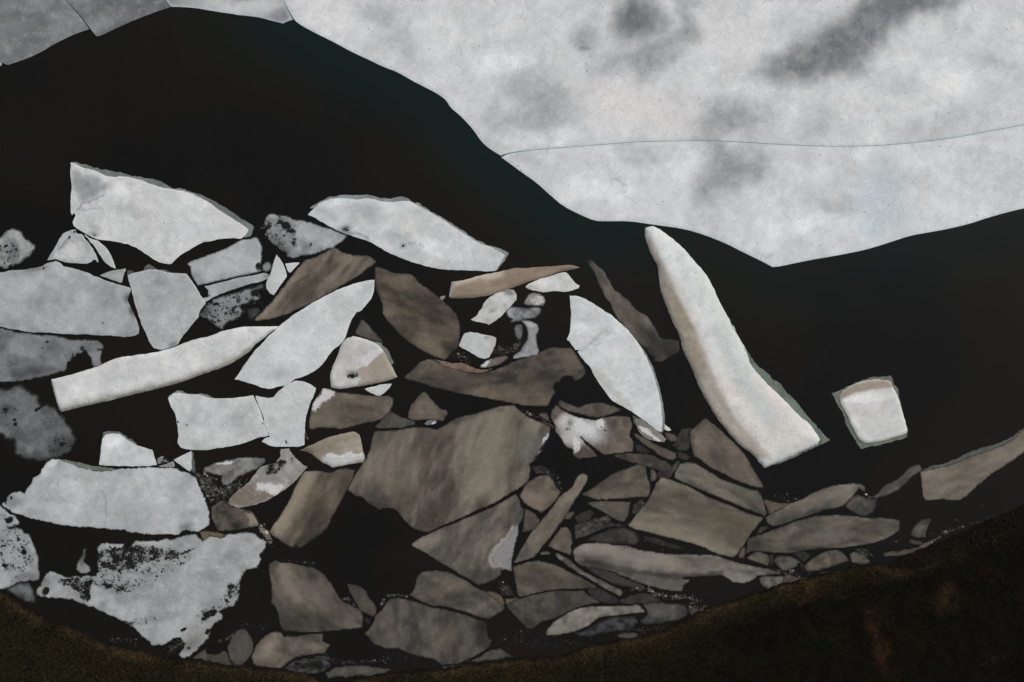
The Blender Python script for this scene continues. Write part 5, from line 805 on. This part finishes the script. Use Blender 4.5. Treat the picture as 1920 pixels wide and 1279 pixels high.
BRASH = [("K 380,150 430,250 520,330 620,300 740,190", 15, 900, (120, 118, 112), 1.2), ("J 420,1130 520,1150 650,1130", 10, 320, (120, 118, 112), 1.1),
         ("K 900,600 960,700 1000,760", 5, 260, (110, 106, 98), 2.2), ("K 345,130 390,260 470,400", 4, 160, (110, 108, 100), 1.4), ("K 900,640 930,660 1000,720", 4, 80, (130, 126, 116), 3),
         ("S 390,470 500,465 600,480", 3, 160, (90, 88, 84), 1.6), ("S 350,560 380,500", 4, 80, (96, 92, 88), 1.6), ("S 0,500 60,500 130,570", 3, 90, (92, 88, 84), 1.4),
         ("S 0,1080 100,1070 200,1060 330,1060", 3, 160, (84, 84, 84), 1.1), ("S 350,980 450,1000 600,1060 700,1080", 14, 220, (62, 64, 68), 1), ("S 1400,850 1500,950 1600,820 1800,900 1900,870", 20, 420, (70, 74, 80), 1.1),
         ("S 1440,380 1500,430", 8, 150, (110, 106, 100), 1.2), ("T 1180,510 1300,480 1400,560 1560,580 1650,560 1780,620", 6, 560, (100, 98, 92), 1.8), ("T 1700,650 1800,690 1850,650", 6, 160, (84, 80, 72), 1.6),
         ("T 100,970 500,990 800,960", 10, 200, (62, 66, 72), 1), ("T 1100,890 1200,850 1300,880", 8, 110, (80, 78, 76), 1.6), ("T 1300,860 1500,850", 5, 80, (70, 72, 80), 1),
         ("O 220,290 330,320 400,400 480,460", 8, 460, (90, 86, 78), 1.2), ("O 170,290 300,300", 5, 140, (90, 86, 80), 1.2), ("O 1100,650 1150,580 1200,590", 7, 200, (90, 86, 76), 1), ("O 1120,900 1300,990 1500,1010", 12, 260, (74, 68, 60), .9), ("N 1500,1010 1560,1050 1620,1060", 8, 190, (80, 78, 76), 1),
         ("N 1100,930 1200,970", 8, 160, (70, 72, 80), 1), ("N 1400,900 1460,930", 6, 90, (80, 80, 80), 1), ("N 100,630 200,680 330,740 380,790", 4, 220, (100, 96, 90), 1.6), ("L 1860,850 1800,960 1720,1080", 4, 200, (112, 108, 102), 1.6),
         ("U 1020,300 1150,370 1250,360", 7, 150, (80, 76, 70), 1), ("U 1240,900 1290,1000 1350,1040", 5, 120, (90, 86, 82), 1.2), ("U 1400,1030 1600,1010 1850,960", 4, 180, (70, 68, 64), 1), ("U 1160,1020 1250,1060", 5, 90, (94, 92, 88), 1.4),
         ("V 500,1180 700,1120 880,1140 1060,1060 1200,1070", 8, 330, (76, 74, 68), 1.1), ("V 1160,1065 1300,1020 1480,960 1700,900", 3, 260, (86, 80, 72), 1.5), ("V 1100,960 1300,940 1600,860 1900,740", 14, 160, (60, 58, 54), .9), ("V 820,1240 1000,1190 1160,1090", 3, 180, (96, 90, 80), 1.6),
         ("V 470,690 540,735 600,700", 2, 80, (150, 146, 138), 1), ("F 700,960 800,1000 860,1040", 8, 240, (110, 106, 98), 1), ("F 1120,940 1250,940 1330,880", 10, 420, (96, 90, 78), 1.3), ("F 1060,980 1150,900", 6, 140, (90, 84, 74), 1.2),
         ("Q 1000,870 1200,880 1240,920", 6, 230, (86, 86, 88), 1.2), ("Q 1480,980 1600,920 1640,880", 8, 200, (96, 94, 90), 1.3), ("R 380,850 450,800 520,700", 10, 110, (64, 62, 58), 1), ("R 550,740 700,750 850,740", 8, 180, (66, 64, 60), 1), ("R 1300,1000 1400,1070 1550,1080 1700,1070 1900,1040", 5, 330, (84, 82, 78), 1.2),
         ("R 330,880 400,870 470,820", 4, 130, (86, 82, 74), 1.4), ("R 1430,490 1500,490 1560,530", 3, 110, (86, 84, 80), 1.4), ("R 850,145 1000,160 1200,190", 3, 120, (80, 74, 66), 1.2), ("J 1310,640 1330,700", 3, 50, (140, 140, 138), 1.4), ("J 1320,860 1450,950 1560,970", 8, 120, (70, 68, 62), 1),
         ("H 1420,790 1500,790 1560,830", 4, 90, (110, 110, 106), 1.6), ("H 1740,880 1780,940", 4, 60, (90, 88, 80), 1.4), ("D 520,470 650,430 620,520", 12, 220, (60, 58, 54), 1), ("D 100,630 300,680 380,640", 6, 130, (54, 52, 48), 1)]


# ------------------------------------------------------------------ water
SH_EDGE = soften(pts(SHEET_EDGE), 1)
def build_water():
    xs = np.concatenate([[-24000, -6000, -2000, -700], np.arange(-300, 2300, 26), [2700, 4000, 8000, 26000]])
    ys = np.concatenate([[-24000, -6000, -2000, -700], np.arange(-300, 1700, 26), [2100, 3600, 8000, 26000]])
    X, Y = np.meshgrid(xs, ys); P = np.stack([X.ravel(), Y.ravel()], 1); nx = len(xs)
    F = [(j * nx + i, (j + 1) * nx + i, (j + 1) * nx + i + 1, j * nx + i + 1) for j in range(len(ys) - 1) for i in range(nx - 1)]
    o = new_mesh('water', W3(P, 0.0), F, WATER); tag(o, kind='structure', label='near black lake water with a faint teal tint beside the ice sheet')
    dd = segdist(SH_EDGE, P[:, 0], P[:, 1], False)
    g = (1 - smooth(0, 150, dd)) * (0.25 + 0.75 * smooth(380, 560, P[:, 0]) * (1 - 0.75 * smooth(1050, 1400, P[:, 0])))
    g = g * np.where(P[:, 0] < 330, 0.15, 1)
    poly = np.concatenate([SH_EDGE, pts('Z 2600,-900 -900,-900 -900,150')]); g = g * np.where(inside(poly, P[:, 0], P[:, 1]) & (dd > 30), 0.0, 1.0)
    a = o.data.attributes.new('glacial', 'FLOAT', 'POINT'); a.data.foreach_set('value', g.astype(np.float32))
build_water()

# ------------------------------------------------------------------ shore
def turf_colour(X, Y, E):
    n = fbm(X / 60, Y / 60, 900, 4); n2 = fbm(X / 22, Y / 22, 910, 4)
    dark = np.clip(smooth(800, 1700, X) * smooth(8, 60, E) + 0.25, 0, 1)
    c = lin((36, 29, 17)) * (1 - n[:, None]) + lin((27, 25, 13)) * n[:, None]
    c = c * (1 - 0.72 * dark[:, None])
    rim = (1 - smooth(0, 8 + 34 * n2, E - 26 * smooth(1640, 1720, X))) * smooth(.25, .7, fbm(X / 30, Y / 30, 955, 4)) * np.where(X > 600, 0.7, 0.85) * (1 - 0.8 * smooth(1650, 1800, X))
    rim = np.clip(rim, 0, 1)[:, None]
    c = c * (1 - rim) + lin((58, 45, 30)) * rim
    for (px, py, rx, ry, an, s_, col) in SHORE_SPOTS:
        m = shape_mask(('E', 'YY', px, py, rx, ry, an), X + (fbm(X / 18, Y / 18, 5, 3) - .5) * 40, Y + (fbm(X / 18, Y / 18, 6, 3) - .5) * 40) * s_ * np.clip((n2 - .3) * 2.2, 0, 1) * 0.5
        m = np.clip(m, 0, 1)[:, None]; c = c * (1 - m) + lin(col) * m
    mw = 26 * smooth(1640, 1720, X); mud = (1 - smooth(1.5 + mw, 6 + mw, E + (n2 - .5) * (6 + mw * .5)))[:, None] * np.where(X > 640, 0.95, 0.75)[:, None]
    c = c * (1 - mud) + lin((17, 13, 9)) * mud  # wet mud and bank shadow put together into one dark colour band
    return c * 1.2 / LREF

def shore_h(X, Y, E):
    return 0.04 + 0.26 * smooth(0, 7, E) + 0.9 * smooth(0, 260, E) + (fbm(X / 40, Y / 40, 77, 4) - .5) * 0.9 * smooth(5, 60, E) + (fbm(X / 9, Y / 9, 78, 2) - .5) * .16 * smooth(2, 14, E)

def build_shore():
    B = resample(soften(pts(SHORE), 1), 3, 2.2, 33)
    P, F = triangulate(B, 6, (-120, 1040), (2040, 1420), 120)
    X, Y = P[:, 0], P[:, 1]; E = segdist(B, X, Y)
    V = W3(P, shore_h(X, Y, E)); n = len(V)
    cnt = {}
    for fc in F:
        for i in range(3): cnt[(fc[i], fc[(i + 1) % 3])] = 1
    bd = [e for e in cnt if (e[1], e[0]) not in cnt]; idx = {}; low = []
    for a_, b_ in bd:
        for q in (a_, b_):
            if q not in idx: idx[q] = n + len(low); low.append(q)
    VL = V[low].copy(); VL[:, 2] = -0.6
    faces = [tuple(reversed(t)) for t in F] + [(a_, b_, idx[b_], idx[a_]) for a_, b_ in bd]
    o = new_mesh('grassy_shore', np.concatenate([V, VL]), faces, TURF)
    c = turf_colour(X, Y, E); set_col(o.data, 'base', np.concatenate([c, c[low]]))
    tag(o, kind='structure', label='dark brown and olive grassy bank along the lake')
    # tufts of grass
    rng = np.random.default_rng(5)
    X = rng.uniform(-60, 1980, 150000); Y = rng.uniform(930, 1330, 150000)
    ok = inside(B, X, Y); X, Y = X[ok], Y[ok]; E = segdist(B, X, Y)
    dn = fbm(X / 26, Y / 26, 321, 3); ok = (E > 3) & (dn + rng.uniform(-.25, .25, len(X)) > 0.42); X, Y, E = X[ok], Y[ok], E[ok]
    c = turf_colour(X, Y, E) * (rng.uniform(0.4, 2.6, len(X)) * (0.5 + fbm(X / 8, Y / 8, 43, 2)))[:, None]
    c[:, 1] *= rng.uniform(.85, 1.15, len(X))
    p = W3(np.stack([X, Y], 1), shore_h(X, Y, E) - .02); k = len(X)
    an = rng.uniform(0, 2 * np.pi, k); L = rng.uniform(.08, .26, k); wd = rng.uniform(.02, .05, k); h = rng.uniform(.05, .16, k)
    dx, dy = np.cos(an), np.sin(an)
    v0 = p + np.stack([-dy * wd, dx * wd, 0 * wd], 1); v1 = p + np.stack([dy * wd, -dx * wd, 0 * wd], 1); v2 = p + np.stack([dx * L, dy * L, h], 1)
    V = np.stack([v0, v1, v2], 1).reshape(-1, 3)
    o = new_mesh('grass', V, [(3 * i, 3 * i + 1, 3 * i + 2) for i in range(k)], BLADE, smooth_shade=False)
    set_col(o.data, 'base', np.repeat(c, 3, 0)); tag(o, 'short dry grass tufts covering the dark shore bank', 'grass', kind='stuff')
build_shore()

# ------------------------------------------------------------------ brash ice crumbs
def build_brash():
    rng = np.random.default_rng(11); V = []; Fc = []; C = []
    for (line, wdt, cnt, col, smax) in BRASH:
        cnt = int(cnt * 1.8)
        P = resample(pts(line), 1.5, 0, 1, closed=False); i = rng.integers(0, len(P), cnt)
        X = P[i, 0] + rng.normal(0, wdt * .5, cnt); Y = P[i, 1] + rng.normal(0, wdt * .5, cnt)
        keep = fbm(X / 7, Y / 7, 61, 2) + rng.uniform(-.2, .2, cnt) > .42; X, Y = X[keep], Y[keep]
        ctr = W3(np.stack([X, Y], 1), 0.0)
        for q in ctr:
            s = smax * M * (0.25 + 0.75 * rng.random() ** 2.5 + (2.6 * rng.random() if rng.random() < .03 else 0)); a0 = rng.uniform(0, 6.28); m = 5; o = len(V)
            cc = albedo(col) * rng.uniform(.35, 1.7)
            for t in range(m):
                a = a0 + t * 6.283 / m; rr = s * rng.uniform(.6, 1.1)
                V.append((q[0] + rr * math.cos(a), q[1] + rr * math.sin(a) * .8, -0.02)); C.append(cc)
            V.append((q[0], q[1], 0.025 + s * .5)); C.append(cc)
            for t in range(m): Fc.append((o + t, o + (t + 1) % m, o + m))
    o = new_mesh('brash_ice', V, Fc, CRUMB, smooth_shade=False); set_col(o.data, 'base', np.array(C))
    tag(o, 'tiny crumbs of brash ice drifting between the floes', 'brash ice', kind='stuff')
build_brash()
